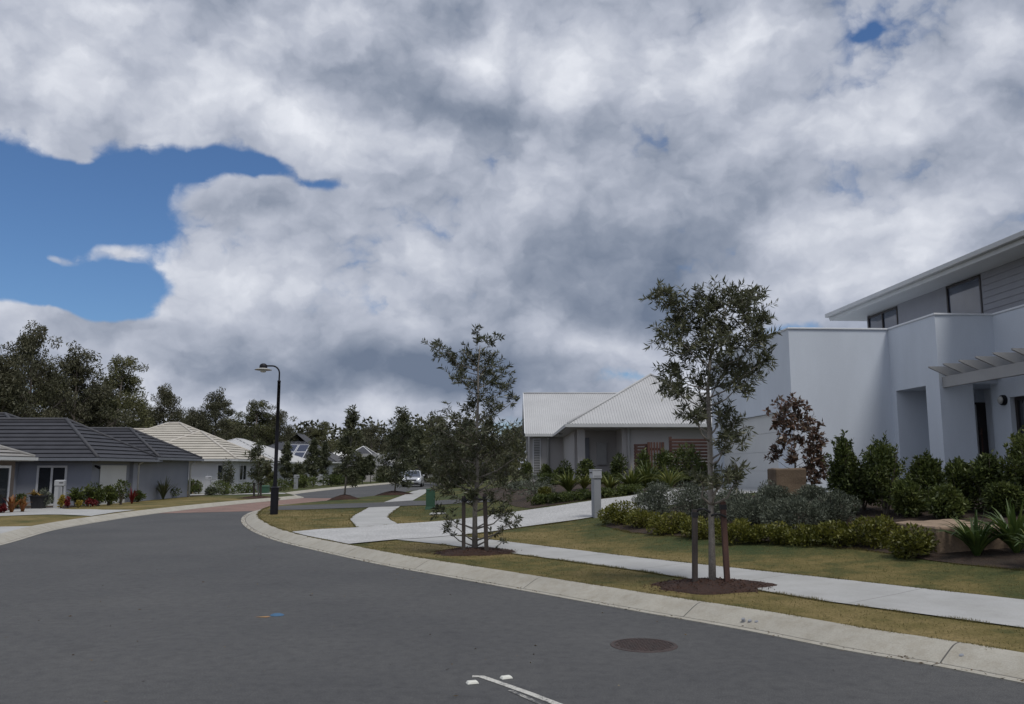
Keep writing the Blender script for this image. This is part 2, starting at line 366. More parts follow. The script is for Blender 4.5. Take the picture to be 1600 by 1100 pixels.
class MB:
    def __init__(s): s.v = []; s.f = []; s.m = []; s.k = 0
    def mat(s, k): s.k = k; return s
    def face(s, *p):
        n = len(s.v); s.v += [Vector(q) for q in p]; s.f.append(tuple(range(n, n + len(p)))); s.m.append(s.k); return s
    def idx(s, verts, faces):
        n = len(s.v); s.v += [Vector(q) for q in verts]
        for f in faces: s.f.append(tuple(n + i for i in f)); s.m.append(s.k)
        return s
    def box(s, x0, x1, y0, y1, z0, z1):
        return s.idx([(x0, y0, z0), (x1, y0, z0), (x1, y1, z0), (x0, y1, z0), (x0, y0, z1), (x1, y0, z1), (x1, y1, z1), (x0, y1, z1)],
                     [(3, 2, 1, 0), (4, 5, 6, 7), (0, 1, 5, 4), (1, 2, 6, 5), (2, 3, 7, 6), (3, 0, 4, 7)])
    def hexa(s, b, t):
        return s.idx(list(b) + list(t), [(3, 2, 1, 0), (4, 5, 6, 7), (0, 1, 5, 4), (1, 2, 6, 5), (2, 3, 7, 6), (3, 0, 4, 7)])
    def prism(s, poly, z0, z1):
        n = len(poly)
        return s.idx([(p[0], p[1], z0) for p in poly] + [(p[0], p[1], z1) for p in poly],
                     [tuple(range(n - 1, -1, -1)), tuple(range(n, 2 * n))] + [(i, (i + 1) % n, n + (i + 1) % n, n + i) for i in range(n)])
    def tube(s, pts, rad, n=8, cap=True):
        pts = [Vector(p) for p in pts]
        if not isinstance(rad, (list, tuple)): rad = [rad] * len(pts)
        t = (pts[1] - pts[0]).normalized()
        x = t.cross(Vector((0, 0, 1)) if abs(t.z) < .9 else Vector((1, 0, 0))).normalized()
        base = len(s.v)
        for i, p in enumerate(pts):
            d = (pts[min(i + 1, len(pts) - 1)] - pts[max(i - 1, 0)]).normalized()
            x = (x - d * x.dot(d)).normalized(); y = d.cross(x)
            for k in range(n):
                a = 2 * math.pi * k / n
                s.v.append(p + (x * math.cos(a) + y * math.sin(a)) * rad[i])
        for i in range(len(pts) - 1):
            for k in range(n):
                a, b = base + i * n + k, base + i * n + (k + 1) % n
                s.f.append((a, b, b + n, a + n)); s.m.append(s.k)
        if cap:
            s.f.append(tuple(base + k for k in range(n - 1, -1, -1))); s.m.append(s.k)
            e = base + (len(pts) - 1) * n
            s.f.append(tuple(e + k for k in range(n))); s.m.append(s.k)
        return s
    def lathe(s, prof, c, n=24):
        c = Vector(c); base = len(s.v)
        for (r, z) in prof:
            for k in range(n):
                a = 2 * math.pi * k / n
                s.v.append(c + Vector((r * math.cos(a), r * math.sin(a), z)))
        for i in range(len(prof) - 1):
            for k in range(n):
                a, b = base + i * n + k, base + i * n + (k + 1) % n
                s.f.append((a, b, b + n, a + n)); s.m.append(s.k)
        return s
    def build(s, name, mats, parent=None, local=False, smooth=False, bevel=0, world_loc=None):
        me = bpy.data.meshes.new(name)
        me.from_pydata(s.v, [], s.f)
        me.polygons.foreach_set('material_index', s.m)
        return finish(me, name, mats, parent, local, smooth, bevel, world_loc)

def struct(o): o['kind'] = 'structure'; return o

def unit(a): return a / np.maximum(np.linalg.norm(a, axis=1, keepdims=True), 1e-9)

def rdir(n): return unit(rng.normal(size=(n, 3)))

def leaves(P, D, Ln, W, curl=.12):
    """diamond leaves at P along D: arrays of verts, 4 per leaf"""
    n = len(P)
    side = unit(np.cross(D, rdir(n)))
    nor = np.cross(side, D)
    Ln = np.asarray(Ln).reshape(-1, 1) * np.ones((n, 1)); W = np.asarray(W).reshape(-1, 1) * np.ones((n, 1))
    mid = P + D * Ln * .42 + nor * Ln * curl
    V = np.stack([P, mid + side * W / 2, P + D * Ln, mid - side * W / 2], 1).reshape(-1, 3)
    return V

def leaf_mesh(name, V, mat, parent, local=False, k=4, world_loc=None):
    nf = len(V) // k
    me = bpy.data.meshes.new(name)
    me.vertices.add(len(V)); me.vertices.foreach_set('co', np.ascontiguousarray(V, dtype=np.float32).ravel())
    me.loops.add(nf * k); me.loops.foreach_set('vertex_index', np.arange(nf * k, dtype=np.int32))
    me.polygons.add(nf); me.polygons.foreach_set('loop_start', np.arange(0, nf * k, k, dtype=np.int32))
    me.update(calc_edges=True)
    return finish(me, name, mat, parent, local, False, 0, world_loc)

# ------------------------------------------------------------------ draped sheets
def pip(px, py, poly):
    c = np.zeros(len(px), bool); n = len(poly)
    for i in range(n):
        x0, y0 = poly[i][:2]; x1, y1 = poly[i - 1][:2]
        if y0 == y1: continue
        m = ((y0 > py) != (y1 > py)) & (px < (x1 - x0) * (py - y0) / (y1 - y0) + x0)
        c ^= m
    return c

def area(poly): return sum(poly[i - 1][0] * poly[i][1] - poly[i][0] * poly[i - 1][1] for i in range(len(poly))) / 2

def sheet(name, poly, mat, hf, off, step=.8, fine=None, skirt=0, kind='structure'):
    poly = [(p[0], p[1]) for p in poly]
    if area(poly) < 0: poly = poly[::-1]
    # split the long edges
    q = []
    for i, p in enumerate(poly):
        n = poly[(i + 1) % len(poly)]
        L_ = math.hypot(n[0] - p[0], n[1] - p[1]); st = step if not fine else (fine[4] if (p[0] < fine[1] and p[1] < fine[3]) else step)
        k = max(1, int(L_ / st))
        for j in range(k): q.append((p[0] + (n[0] - p[0]) * j / k, p[1] + (n[1] - p[1]) * j / k))
    poly = q
    xs = [p[0] for p in poly]; ys = [p[1] for p in poly]
    gx, gy = np.meshgrid(np.arange(min(xs), max(xs), step), np.arange(min(ys), max(ys), step))
    gx = gx.ravel() + rng.uniform(-.1, .1, gx.size) * step; gy = gy.ravel() + rng.uniform(-.1, .1, gy.size) * step
    if fine:
        x0, x1, y0, y1, st = fine
        keep = ~((gx > x0) & (gx < x1) & (gy > y0) & (gy < y1))
        fx, fy = np.meshgrid(np.arange(x0, x1, st), np.arange(y0, y1, st))
        gx = np.concatenate([gx[keep], fx.ravel()]); gy = np.concatenate([gy[keep], fy.ravel() + .001])
    k = pip(gx, gy, poly); gx, gy = gx[k], gy[k]
    bp = np.array(poly)
    if len(gx):
        ok = np.ones(len(gx), bool)
        for i in range(0, len(gx), 2000):
            d = np.hypot(gx[i:i + 2000, None] - bp[None, :, 0], gy[i:i + 2000, None] - bp[None, :, 1]).min(1)
            ok[i:i + 2000] = d > .15
        gx, gy = gx[ok], gy[ok]
    vs = [Vector(p) for p in poly] + [Vector((a, b)) for a, b in zip(gx, gy)]
    ov, oe, of, *_ = geometry.delaunay_2d_cdt(vs, [], [list(range(len(poly)))], 1, 1e-4)
    mb = MB()
    X = np.array([v.x for v in ov]); Y = np.array([v.y for v in ov])
    Z = hf(X, Y) + off if callable(hf) else np.full(len(X), hf + off)
    mb.idx([(a, b, c) for a, b, c in zip(X, Y, Z)], [tuple(f) for f in of])
    if skirt:
        n = len(poly)
        hz = [float(hf(np.float64(p[0]), np.float64(p[1]))) + off if callable(hf) else hf + off for p in poly]
        for i in range(n):
            j = (i + 1) % n
            mb.face((*poly[i], hz[i] - skirt), (*poly[j], hz[j] - skirt), (*poly[j], hz[j]), (*poly[i], hz[i]))
    o = mb.build(name, mat, smooth=not skirt)
    o['kind'] = kind
    return o

def offset(line, d):
    out = []
    for i, p in enumerate(line):
        t = (line[min(i + 1, len(line) - 1)] - line[max(i - 1, 0)]).normalized()
        out.append(p + Vector((t.y, -t.x, 0)) * d)
    return out

def kerb(name, line, side, prof):
    v, f, uv = [], [], []
    s = 0
    n = len(prof)
    for i, p in enumerate(line):
        if i: s += (p - line[i - 1]).length
        t = (line[min(i + 1, len(line) - 1)] - line[max(i - 1, 0)]).normalized()
        nr = Vector((t.y, -t.x, 0)) * side
        for (d, z) in prof: v.append(p + nr * d + Vector((0, 0, z))); uv.append((s, d))
    for i in range(len(line) - 1):
        for k in range(n - 1):
            a = i * n + k
            f.append((a, a + 1, a + n + 1, a + n) if side < 0 else (a, a + n, a + n + 1, a + 1))
    me = bpy.data.meshes.new(name); me.from_pydata(v, [], f)
    ul = me.uv_layers.new(name='UVMap')
    for l in me.loops: ul.data[l.index].uv = uv[l.vertex_index]
    o = finish(me, name, M['kerb'], None, False, False, 0)
    return struct(o)

KPROF = [(0, -.05), (0, .010), (.12, .006), (.136, .006), (.30, .085), (.38, .118), (.43, .128), (.50, .13), (.50, .0)]
RB = offset(RGs, .48); LB = offset(LGs, -.48)
RFB = RFs
# base ground to the horizon
g = MB(); n = 24
xs = np.linspace(-700, 700, n); ys = np.linspace(-300, 1200, n)
vv = [(x, y, -.5) for y in ys for x in xs]
g.idx(vv, [(j * n + i, j * n + i + 1, (j + 1) * n + i + 1, (j + 1) * n + i) for j in range(n - 1) for i in range(n - 1)])
struct(g.build('ground', M['ground']))
# road
road_poly = [(p.x + .0, p.y) for p in RGs] + [(p.x + .3, p.y) for p in RFs[1:]] + [(p.x, p.y) for p in LGs[::-1]]
struct(sheet('road', road_poly, M['asphalt'], 0.0, 0.0, step=4))
kerb('kerb_right', RGs, 1, KPROF)
kerb('kerb_left', LGs, -1, KPROF)
lawn_r = [(p.x, p.y) for p in RB] + [(p.x, p.y) for p in RFs[1:]] + [(30, 140), (80, 140), (80, -9)]
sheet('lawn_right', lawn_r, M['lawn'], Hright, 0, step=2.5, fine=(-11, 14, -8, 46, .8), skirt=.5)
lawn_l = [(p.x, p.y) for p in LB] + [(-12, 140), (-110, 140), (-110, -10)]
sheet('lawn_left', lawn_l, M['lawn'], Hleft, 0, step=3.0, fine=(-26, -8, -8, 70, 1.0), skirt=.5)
# brick threshold
def pxpoly(pts): return [tuple(U(*p)[:2]) for p in pts]
bt = [p for p in LGs if 30.2 < p.y < 46.2]
rt = [p for p in RGs if p.y > 31.8] + [p for p in RFs[1:] if p.y < 45.6]
sheet('brick_crossing', [(p.x + .02, p.y) for p in bt] + [(p.x - .02, p.y) for p in rt[::-1]], M['paving'], 0.0, .006, step=3)

# paths (right)
PATH_HI = [(712, 838), (770, 844.5), (830, 852), (1000, 872.5), (1300, 905.5), (1600, 940)]
PATH_LO = [(1600, 983), (1300, 943), (1000, 893), (759, 860), (690, 851.5), (618, 844.2)]
hi = pxpoly(PATH_HI); lo = pxpoly(PATH_LO)
def ext(p, q, d):
    L_ = math.hypot(q[0] - p[0], q[1] - p[1]); return (q[0] + (q[0] - p[0]) / L_ * d, q[1] + (q[1] - p[1]) / L_ * d)
path_poly = hi + [ext(hi[-2], hi[-1], 6)] + [ext(lo[1], lo[0], 6)] + lo
sheet('footpath', path_poly, M['concrete'], Hright, .014, step=.8)
drv = pxpoly([(441, 831), (500, 828), (558, 825.5), (623, 819.5), (737, 810), (811, 800), (900, 787), (985, 776)])
drv_lo = pxpoly([(930, 808.5), (900, 813.5), (814, 825), (712, 838), (660, 842), (618, 844.4), (546, 852.2), (500, 843)])
drv_lo = [p for p in drv_lo]
_a, _b = drv[0], drv_lo[6]
_ks = [(p.x + .03, p.y + .02) for p in RB if _b[1] < p.y < _a[1] and p.x < 5]
drive_poly = drv[1:] + [(6.9, 27.6), (7.05, 22.2), (5.0, 21.5), (3.3, 20.6)] + drv_lo[:6] + _ks
sheet('driveway', drive_poly, M['aggregate'], Hright, .022, step=.7)
p1 = pxpoly([(558, 825.5), (547, 812), (553, 806), (576, 793.5), (626, 791), (609, 804), (606, 809), (611, 814), (623, 819.5)])
sheet('footpath_spur', p1, M['concrete'], Hright, .016, step=.8)
p2 = pxpoly([(600, 785.3), (632, 773.5), (655, 765.5), (672, 764.8), (663, 772), (645, 782.5)])
sheet('footpath_beyond_lane', p2, M['concrete'], Hright, .016, step=1.2)
lane = pxpoly([(418, 797.8), (470, 797), (571, 793.4), (640, 790.5), (720, 787), (770, 784.5), (770, 780), (700, 781.5), (645, 783), (601, 785.2), (520, 788), (437, 791.3)])
sheet('side_lane', lane, M['asphalt'], Hright, .016, step=1.0)
# left pavings
d1 = pxpoly([(-40, 807), (-30, 801), (24, 795.5), (86, 793), (104, 796), (160, 797), (212, 797.2), (180, 801), (142, 807)])
sheet('left_footpath', d1, M['concrete'], Hleft, .016, step=.8)
d2 = pxpoly([(-40, 824.5), (60, 822.8), (30, 828), (-2, 835.5), (-40, 845)])
sheet('left_driveway', d2, M['concrete'], Hleft, .016, step=.8)
d3 = pxpoly([(296, 774.2), (340, 773.2), (392, 772.6), (446, 772.0), (446, 770.6), (392, 771.0), (340, 771.3), (296, 771.9)])
sheet('far_left_footpath', d3, M['concrete'], Hleft, .02, step=1.2)
# garden beds
bed = pxpoly([(942, 822), (985, 833), (1100, 842), (1250, 851), (1340, 859), (1400, 868), (1450, 876), (1500, 883), (1600, 893)])
b0 = ext(bed[-2], bed[-1], 5)
bed_poly = bed + [b0, (15, 9), (13.5, 17), (11.2, 17.3), (11.2, 19.2), (9.7, 19.2), (9.7, 21.3), (7.3, 21.3), (5.1, 21.2), (3.3, 20.2)]
sheet('garden_bed', bed_poly, M['dirt'], Hright, .010, step=.5)
bed2 = pxpoly([(806, 792), (830, 795), (900, 784), (985, 773)])
bed2_poly = bed2 + [(6.8, 29), (7, 34.6), (2.5, 44), (-2.0, 44), (-1.2, 33)]
sheet('garden_bed_far', bed2_poly, M['dirt'], Hright, .012, step=.8)
bed3 = [tuple(U(*p)[:2]) for p in [(98, 795), (150, 788.5), (215, 779.5), (240, 775.5), (290, 772)]]
bed3_poly = bed3 + [(-19.9, 55), (-20.2, 40.2), (-24, 39), (-26, 34), (-20.5, 33.6)]
sheet('left_garden_bed', bed3_poly, M['dirt'], Hleft, .012, step=1.0)

# ------------------------------------------------------------------ world: sky and clouds
SUN_EL, SUN_AZ = R(63), math.atan2(.45, -.6)
w = bpy.data.worlds.new("World"); scene.world = w; w.use_nodes = True
N, L = w.node_tree.nodes, w.node_tree.links
bg = N['Background']; bg.inputs[1].default_value = .1
sky = N.new('ShaderNodeTexSky'); sky.sky_type = 'NISHITA'; sky.sun_disc = False
sky.sun_elevation = SUN_EL; sky.sun_rotation = SUN_AZ; sky.altitude = 50; sky.air_density = 1.0; sky.dust_density = .6; sky.ozone_density = 1.6
tc = N.new('ShaderNodeTexCoord').outputs['Generated']
def MT(op, a, b=None, c=None):
    m = N.new('ShaderNodeMath'); m.operation = op
    for k, val in enumerate((a, b, c)):
        if val is None: continue
        if isinstance(val, (int, float)): m.inputs[k].default_value = val
        else: L.new(val, m.inputs[k])
    return m.outputs[0]
def VM(op, a, b=None, c=None):
    m = N.new('ShaderNodeVectorMath'); m.operation = op
    for k, val in enumerate((a, b, c)):
        if val is None: continue
        if isinstance(val, tuple): m.inputs[k].default_value = val
        else: L.new(val, m.inputs[k])
    return m
sx = N.new('ShaderNodeSeparateXYZ'); L.new(tc, sx.inputs[0])
az = MT('ARCTAN2', sx.outputs[0], sx.outputs[1]); el = MT('ARCSINE', sx.outputs[2])
cb = N.new('ShaderNodeCombineXYZ'); L.new(az, cb.inputs[0]); L.new(el, cb.inputs[1])
P0 = cb.outputs[0]
# flat-layer coordinates so that clouds crowd together towards the horizon
den = MT('ADD', MT('MAXIMUM', sx.outputs[2], 0.0), .16)
lc = N.new('ShaderNodeCombineXYZ'); L.new(MT('DIVIDE', sx.outputs[0], den), lc.inputs[0]); L.new(MT('DIVIDE', sx.outputs[1], den), lc.inputs[1])
LC = lc.outputs[0]
nw = noise(N, L, P0, 3.2, 4, .55)
warp = VM('MULTIPLY_ADD', VM('SUBTRACT', nw.outputs['Color'], (.5, .5, .5)).outputs[0], (.15, .12, 0), P0).outputs[0]
def blobs(lst, start):
    acc = start
    for (u, v, ru, rv, amp) in lst:
        a, y, d = ray(u, v); l_ = math.sqrt(a * a + y * y + d * d)
        A, E_ = math.atan2(a, y), math.asin(d / l_)
        k = l_ * .99
        su, sv = ru / FPX / k, rv / FPX / k
        q = VM('MULTIPLY_ADD', warp, (1 / su, 1 / sv, 0), (-A / su, -E_ / sv, 0)).outputs[0]
        dd = VM('DOT_PRODUCT', q, q).outputs['Value']
        acc = MT('MULTIPLY_ADD', MT('POWER', .36788, dd), amp, acc)
    return acc
def cloudfield(vec, det):
    """puffy density: fractal noise with cauliflower cells"""
    a_ = noise(N, L, vec, 5.2, det, .54)
    v_ = N.new('ShaderNodeTexVoronoi'); v_.feature = 'F1'; v_.inputs['Scale'].default_value = 9.0; v_.inputs['Detail'].default_value = min(det, 4); v_.inputs['Roughness'].default_value = .55
    L.new(vec, v_.inputs['Vector'])
    return MT('MULTIPLY_ADD', v_.outputs['Distance'], -.42, MT('ADD', a_.outputs[0], .20))
nq = noise(N, L, P0, 22, 5, .6)
Q = VM('MULTIPLY_ADD', VM('SUBTRACT', nq.outputs['Color'], (.5, .5, .5)).outputs[0], (.045, .035, 0), VM('MULTIPLY_ADD', VM('SUBTRACT', nw.outputs['Color'], (.5, .5, .5)).outputs[0], (.08, .06, 0), P0).outputs[0]).outputs[0]
Q = VM('MULTIPLY', Q, (1.0, 1.45, 1.0)).outputs[0]
n2 = cloudfield(Q, 9); n2b = cloudfield(VM('ADD', Q, (-.02, .085, 0)).outputs[0], 3)
n3 = noise(N, L, warp, 2.6, 4, .5)
relief = MT('SUBTRACT', n2, n2b)
cov0 = MT('ADD', MT('MULTIPLY', n3.outputs[0], .35), MT('MULTIPLY', n2, 1.7))
cov0 = MT('MULTIPLY_ADD', MT('SUBTRACT', nq.outputs[0], .5), .55, MT('ADD', cov0, .56))
BLUE = [(40, 330, 190, 100, -1.75), (190, 300, 130, 62, -1.3), (320, 262, 75, 22, -1.0), (400, 272, 62, 18, -1.1), (500, 303, 60, 15, -.95), (225, 425, 60, 45, -1.0), (70, 430, 140, 55, -1.1),
        (170, 478, 120, 16, -.6), (1328, 70, 26, 12, -.40), (1350, 50, 16, 12, -.36), (1240, 503, 70, 14, -.5), (990, 588, 42, 13, -.55), (40, 505, 80, 14, -.4),
        (118, 398, 48, 15, 1.15), (55, 495, 55, 22, 1.5), (208, 388, 40, 20, 1.1), (120, 236, 40, 16, .95), (20, 415, 40, 10, .7), (400, 330, 150, 45, .6), (230, 520, 140, 22, .8), (330, 470, 90, 60, .5), (60, 175, 200, 35, .7), (640, 655, 200, 12, -.3)]
BR = [(60, 100, 190, 110, .16), (330, 170, 200, 60, .22), (520, 220, 160, 50, .16), (880, 110, 80, 55, .26), (1010, 60, 160, 60, .12), (1240, 170, 130, 110, .20), (780, 110, 70, 60, .14), (1000, 150, 70, 40, .08),
      (380, 425, 120, 60, .16), (620, 370, 130, 50, .20), (300, 300, 50, 28, .16), (250, 480, 70, 16, .2), (540, 470, 80, 30, .12), (640, 500, 60, 40, .10), (920, 540, 90, 28, .22), (1400, 350, 160, 40, .14), (1460, 210, 120, 40, .08), (480, 645, 140, 16, .12), (900, 590, 110, 24, .16), (130, 545, 120, 25, .10), (1330, 440, 150, 22, .16),
      (640, 130, 120, 40, -.14), (790, 185, 170, 36, -.26), (560, 60, 140, 40, -.12), (720, 20, 90, 40, -.10), (1050, 315, 130, 55, -.22), (930, 415, 150, 50, -.30), (1040, 480, 100, 36, -.34), (850, 470, 90, 50, -.22), (700, 565, 160, 36, -.40), (540, 585, 180, 38, -.46), (400, 540, 110, 40, -.20), (780, 600, 90, 30, -.22), (385, 330, 80, 22, -.22), (1380, 390, 130, 25, -.05), (1180, 330, 80, 60, -.1), (1520, 120, 90, 130, -.06), (640, 300, 100, 30, -.06), (330, 500, 70, 20, -.08), (560, 660, 200, 14, -.05)]
DK = blobs([(*q_[:4], q_[4] * 1.2) for q_ in BR if q_[4] < 0], 0.0)
cov0 = MT('MULTIPLY_ADD', DK, -1.4, cov0)
cov = blobs(BLUE, cov0)
mr = N.new('ShaderNodeMapRange'); mr.interpolation_type = 'SMOOTHSTEP'; mr.inputs[1].default_value = .38; mr.inputs[2].default_value = .92
L.new(cov, mr.inputs[0])
b0_ = MT('MULTIPLY_ADD', MT('SUBTRACT', n3.outputs[0], .5), .55, .57)
b0_ = MT('MULTIPLY_ADD', relief, .72, b0_)
b0_ = MT('MULTIPLY_ADD', MT('SUBTRACT', n2, .5), .25, b0_)
br = MT('MULTIPLY_ADD', blobs([q_ for q_ in BR if q_[4] > 0], MT('ADD', DK, b0_)), .84, .125)
crp = ramp(N, [(.02, (1.55, 1.95, 2.75)), (.30, (2.7, 3.1, 3.95)), (.58, (4.6, 4.95, 5.85)), (1.0, (8.0, 8.25, 8.9))]); L.new(br, crp.inputs[0])
skc = mixc(N, L, 1.0, sky.outputs[0], (.54, .72, .94), 'MULTIPLY')
cl = mixc(N, L, mr.outputs[0], skc, crp.outputs[0])
L.new(cl, bg.inputs[0])
sun = bpy.data.lights.new('sun', 'SUN'); sun.energy = 2.1; sun.angle = R(17); sun.color = (1.0, .965, .91)
so = bpy.data.objects.new('sun', sun)
sd = Vector((math.sin(SUN_AZ) * math.cos(SUN_EL), math.cos(SUN_AZ) * math.cos(SUN_EL), math.sin(SUN_EL)))
so.rotation_euler = sd.to_track_quat('Z', 'Y').to_euler(); COL.objects.link(so)
scene.view_settings.view_transform = 'Standard'; scene.view_settings.look = 'None'; scene.view_settings.exposure = 0.0; scene.view_settings.gamma = 1.0
#@@BODY
# ------------------------------------------------------------------ white house (front right)
TH = .06
WA = Vector((7.204, 21.4, 0))
def wh(lx, ly, z=0): return (lx, ly, z)
wroot = thing('white_house', 'large white rendered two storey house with parapets and a pergola on the right', 'house', WA, rotz=TH)
PZ = 5.20; FL = 1.0
def wpart(mb, name, mat, parent=None, bevel=0, smooth=False):
    return mb.build(name, mat, parent or wroot, local=True, bevel=bevel, smooth=smooth)
m = MB()
m.box(0, .25, 0, 1.09, .2, PZ); m.box(0, .25, 6.04, 6.9, .2, PZ); m.box(0, .25, 1.09, 6.04, 3.10, PZ)      # garage side with the door opening
m.box(.25, 2.67, 0, .25, .2, PZ)                                                                            # front of the garage
m.box(.25, 9.0, 6.65, 6.9, .2, PZ); m.box(8.75, 9.0, -10, 6.65, .2, PZ)
m.box(.25, 8.75, .25, 6.65, 4.2, 4.45)                                                                      # deck slab
m.box(.25, .30, 1.0, 6.1, 3.1, 3.2)
# porch block: spandrel above, pier and short wall below
m.box(2.67, 2.95, -2.18, .25, 3.575, PZ); m.box(2.95, 4.09, -2.18, -1.9, 3.575, PZ)
m.box(2.95, 5.2, -1.9, .25, 3.575, 3.8); m.box(2.95, 6, -1.9, .25, 4.2, 4.45)
m.box(2.67, 3.48, -2.18, -1.86, .2, 3.575); m.box(2.67, 2.99, -1.86, -1.60, .2, 3.575)
m.box(2.67, 3.62, -.22, .0, .2, 3.575); m.box(3.55, 3.62, -.70, -.22, .2, 3.575); m.box(3.62, 4.30, -.70, -.45, .2, 3.575); m.box(4.30, 4.70, -.70, -.45, 3.25, 3.575); m.box(4.70, 4.95, -1.9, -.45, .2, 3.575)
m.box(2.67, 4.95, -1.86, .25, .6, FL)
# facade coming forward
m.box(4.09, 4.95, -2.56, -1.9, .2, PZ); m.box(4.09, 4.40, -4.4, -2.56, 3.22, PZ); m.box(4.09, 4.40, -4.4, -2.56, .2, 1.9); m.box(4.09, 4.40, -10, -4.4, .2, PZ)
m.box(4.40, 8.75, -10, -9.75, .2, PZ)
m.box(4.4, 8.75, -9.75, -1.9, 4.2, 4.4)
wpart(m, 'wall', M['render'])
m = MB()
zc = PZ
for (a, b, c, d) in [(-.03, .28, -.03, 6.93), (.28, 2.70, -.03, .28), (2.64, 2.98, -2.21, -.03), (2.98, 4.06, -2.21, -1.87), (4.06, 4.43, -10, -1.87), (.28, 9.0, 6.62, 6.93)]:
    m.box(a, b, c, d, zc, zc + .045)
wpart(m, 'parapet_coping', M['render_cap'], bevel=.008)
m = MB()
for k in range(4): m.box(.10, .14, 1.09, 6.04, FL + .525 * k + .006, FL + .525 * (k + 1) - .006)
m.box(.115, .16, 1.09, 6.04, FL, 3.1)
wpart(m, 'garage_door', M['garage'], bevel=.004)
# upper storey
UX = 4.2
m = MB()
m.box(UX, 8.6, -10, -1.69, 4.3, 6.34); m.box(UX, 8.6, -1.69, -.23, 4.3, 4.62); m.box(UX, 8.6, -.23, 2.25, 4.3, 6.34); m.box(UX + .5, 8.6, -1.69, -.23, 4.62, 6.34)
m.box(UX, 8.6, 2.25, 4.1, 4.3, 4.7); m.box(UX + 1.4, 8.6, 2.25, 4.1, 4.7, 6.34); m.box(UX, UX + .06, 4.02, 4.1, 4.7, 6.34)
wpart(m, 'upper_wall', M['weather'])
m = MB()
for k in range(12):                                      # weatherboards, each board leaning out at its foot
    z0 = 4.46 + k * .155
    m.hexa([(UX - .026, -10, z0), (UX - .001, -10, z0), (UX - .001, -1.75, z0), (UX - .026, -1.75, z0)],
           [(UX - .008, -10, z0 + .154), (UX - .001, -10, z0 + .154), (UX - .001, -1.75, z0 + .154), (UX - .008, -1.75, z0 + .154)])
wpart(m, 'weatherboard_cladding', M['weather'])
def wwin(y0, y1, z0, z1, x, panes, fm, gm, fw=.06, nm='window'):
    f = MB(); d = .09
    f.box(x, x + d, y0, y0 + fw, z0, z1); f.box(x, x + d, y1 - fw, y1, z0, z1); f.box(x, x + d, y0 + fw, y1 - fw, z1 - fw, z1); f.box(x, x + d, y0 + fw, y1 - fw, z0, z0 + fw)
    for k in range(1, panes):
        c = y0 + (y1 - y0) * k / panes; f.box(x, x + d, c - fw / 2, c + fw / 2, z0 + fw, z1 - fw)
    fo = wpart(f, nm, fm, bevel=.006)
    gl = MB()
    for k in range(panes):
        a = y0 + (y1 - y0) * k / panes + fw * (.98 if k == 0 else .49); b = y0 + (y1 - y0) * (k + 1) / panes - fw * (.98 if k == panes - 1 else .49)
        gl.box(x + .035, x + .05, a, b, z0 + fw * .98, z1 - fw * .98)
    gl.build('pane', gm, fo, local=True)
wwin(-1.69, -.23, 4.62, 6.32, UX - .02, 1, M['dark_frame'], M['glass_blue'])
wwin(2.25, 4.02, 4.70, 6.30, UX - .02, 2, M['dark_frame'], M['glass_blue'])
wwin(-4.4, -2.56, 1.9, 3.22, 4.20, 2, M['dark_frame'], M['glass'], .08)
# roof with boxed eaves and gutter
EX = 3.42; EY = 5.0
m = MB()
m.box(EX, 9.4, -10.5, EY, 6.345, 6.385)
wpart(m, 'eaves_soffit', M['soffit'])
m = MB()
m.idx([(EX + .02, -10.5, 6.56), (9.4, -10.5, 7.1), (9.4, EY - .02, 7.1), (EX + .02, EY - .02, 6.56), (EX + .02, -10.5, 6.40), (9.4, -10.5, 6.40), (9.4, EY - .02, 6.40), (EX + .02, EY - .02, 6.40)],
      [(0, 1, 2, 3), (7, 6, 5, 4), (0, 4, 5, 1), (1, 5, 6, 2), (2, 6, 7, 3), (3, 7, 4, 0)])
wpart(m, 'roof', M['white_metal'])
m = MB()
m.box(EX - .12, EX + .01, -10.5, EY + .1, 6.46, 6.58); m.box(EX - .005, EX + .018, -10.5, EY + .02, 6.34, 6.46)
m.box(EX + .01, 9.4, EY - .0, EY + .1, 6.40, 6.60)
wpart(m, 'gutter', M['gutter'], bevel=.015)
# pergola
PX = 2.74
pm = MB(); pm.box(PX, PX + .09, -10, -2.18, 3.47, 3.72)
pg = wpart(pm, 'pergola', M['grey_trim'], bevel=.006)
pr = MB()
for k in range(9):
    y = -2.36 - .592 * k
    x0, xe = 2.35, 4.09
    z1, z0 = 3.95, 3.725
    pr.idx([(x0, y, z1), (xe, y, z1), (xe, y, z0), (x0 + .44, y, z0), (x0, y, z1 - .03), (x0, y + .05, z1), (xe, y + .05, z1), (xe, y + .05, z0), (x0 + .44, y + .05, z0), (x0, y + .05, z1 - .03)],
           [(0, 4, 3, 2, 1), (5, 6, 7, 8, 9), (0, 1, 6, 5), (1, 2, 7, 6), (2, 3, 8, 7), (3, 4, 9, 8), (4, 0, 5, 9)])
pr.build('rafter', M['grey_trim'], pg, local=True)
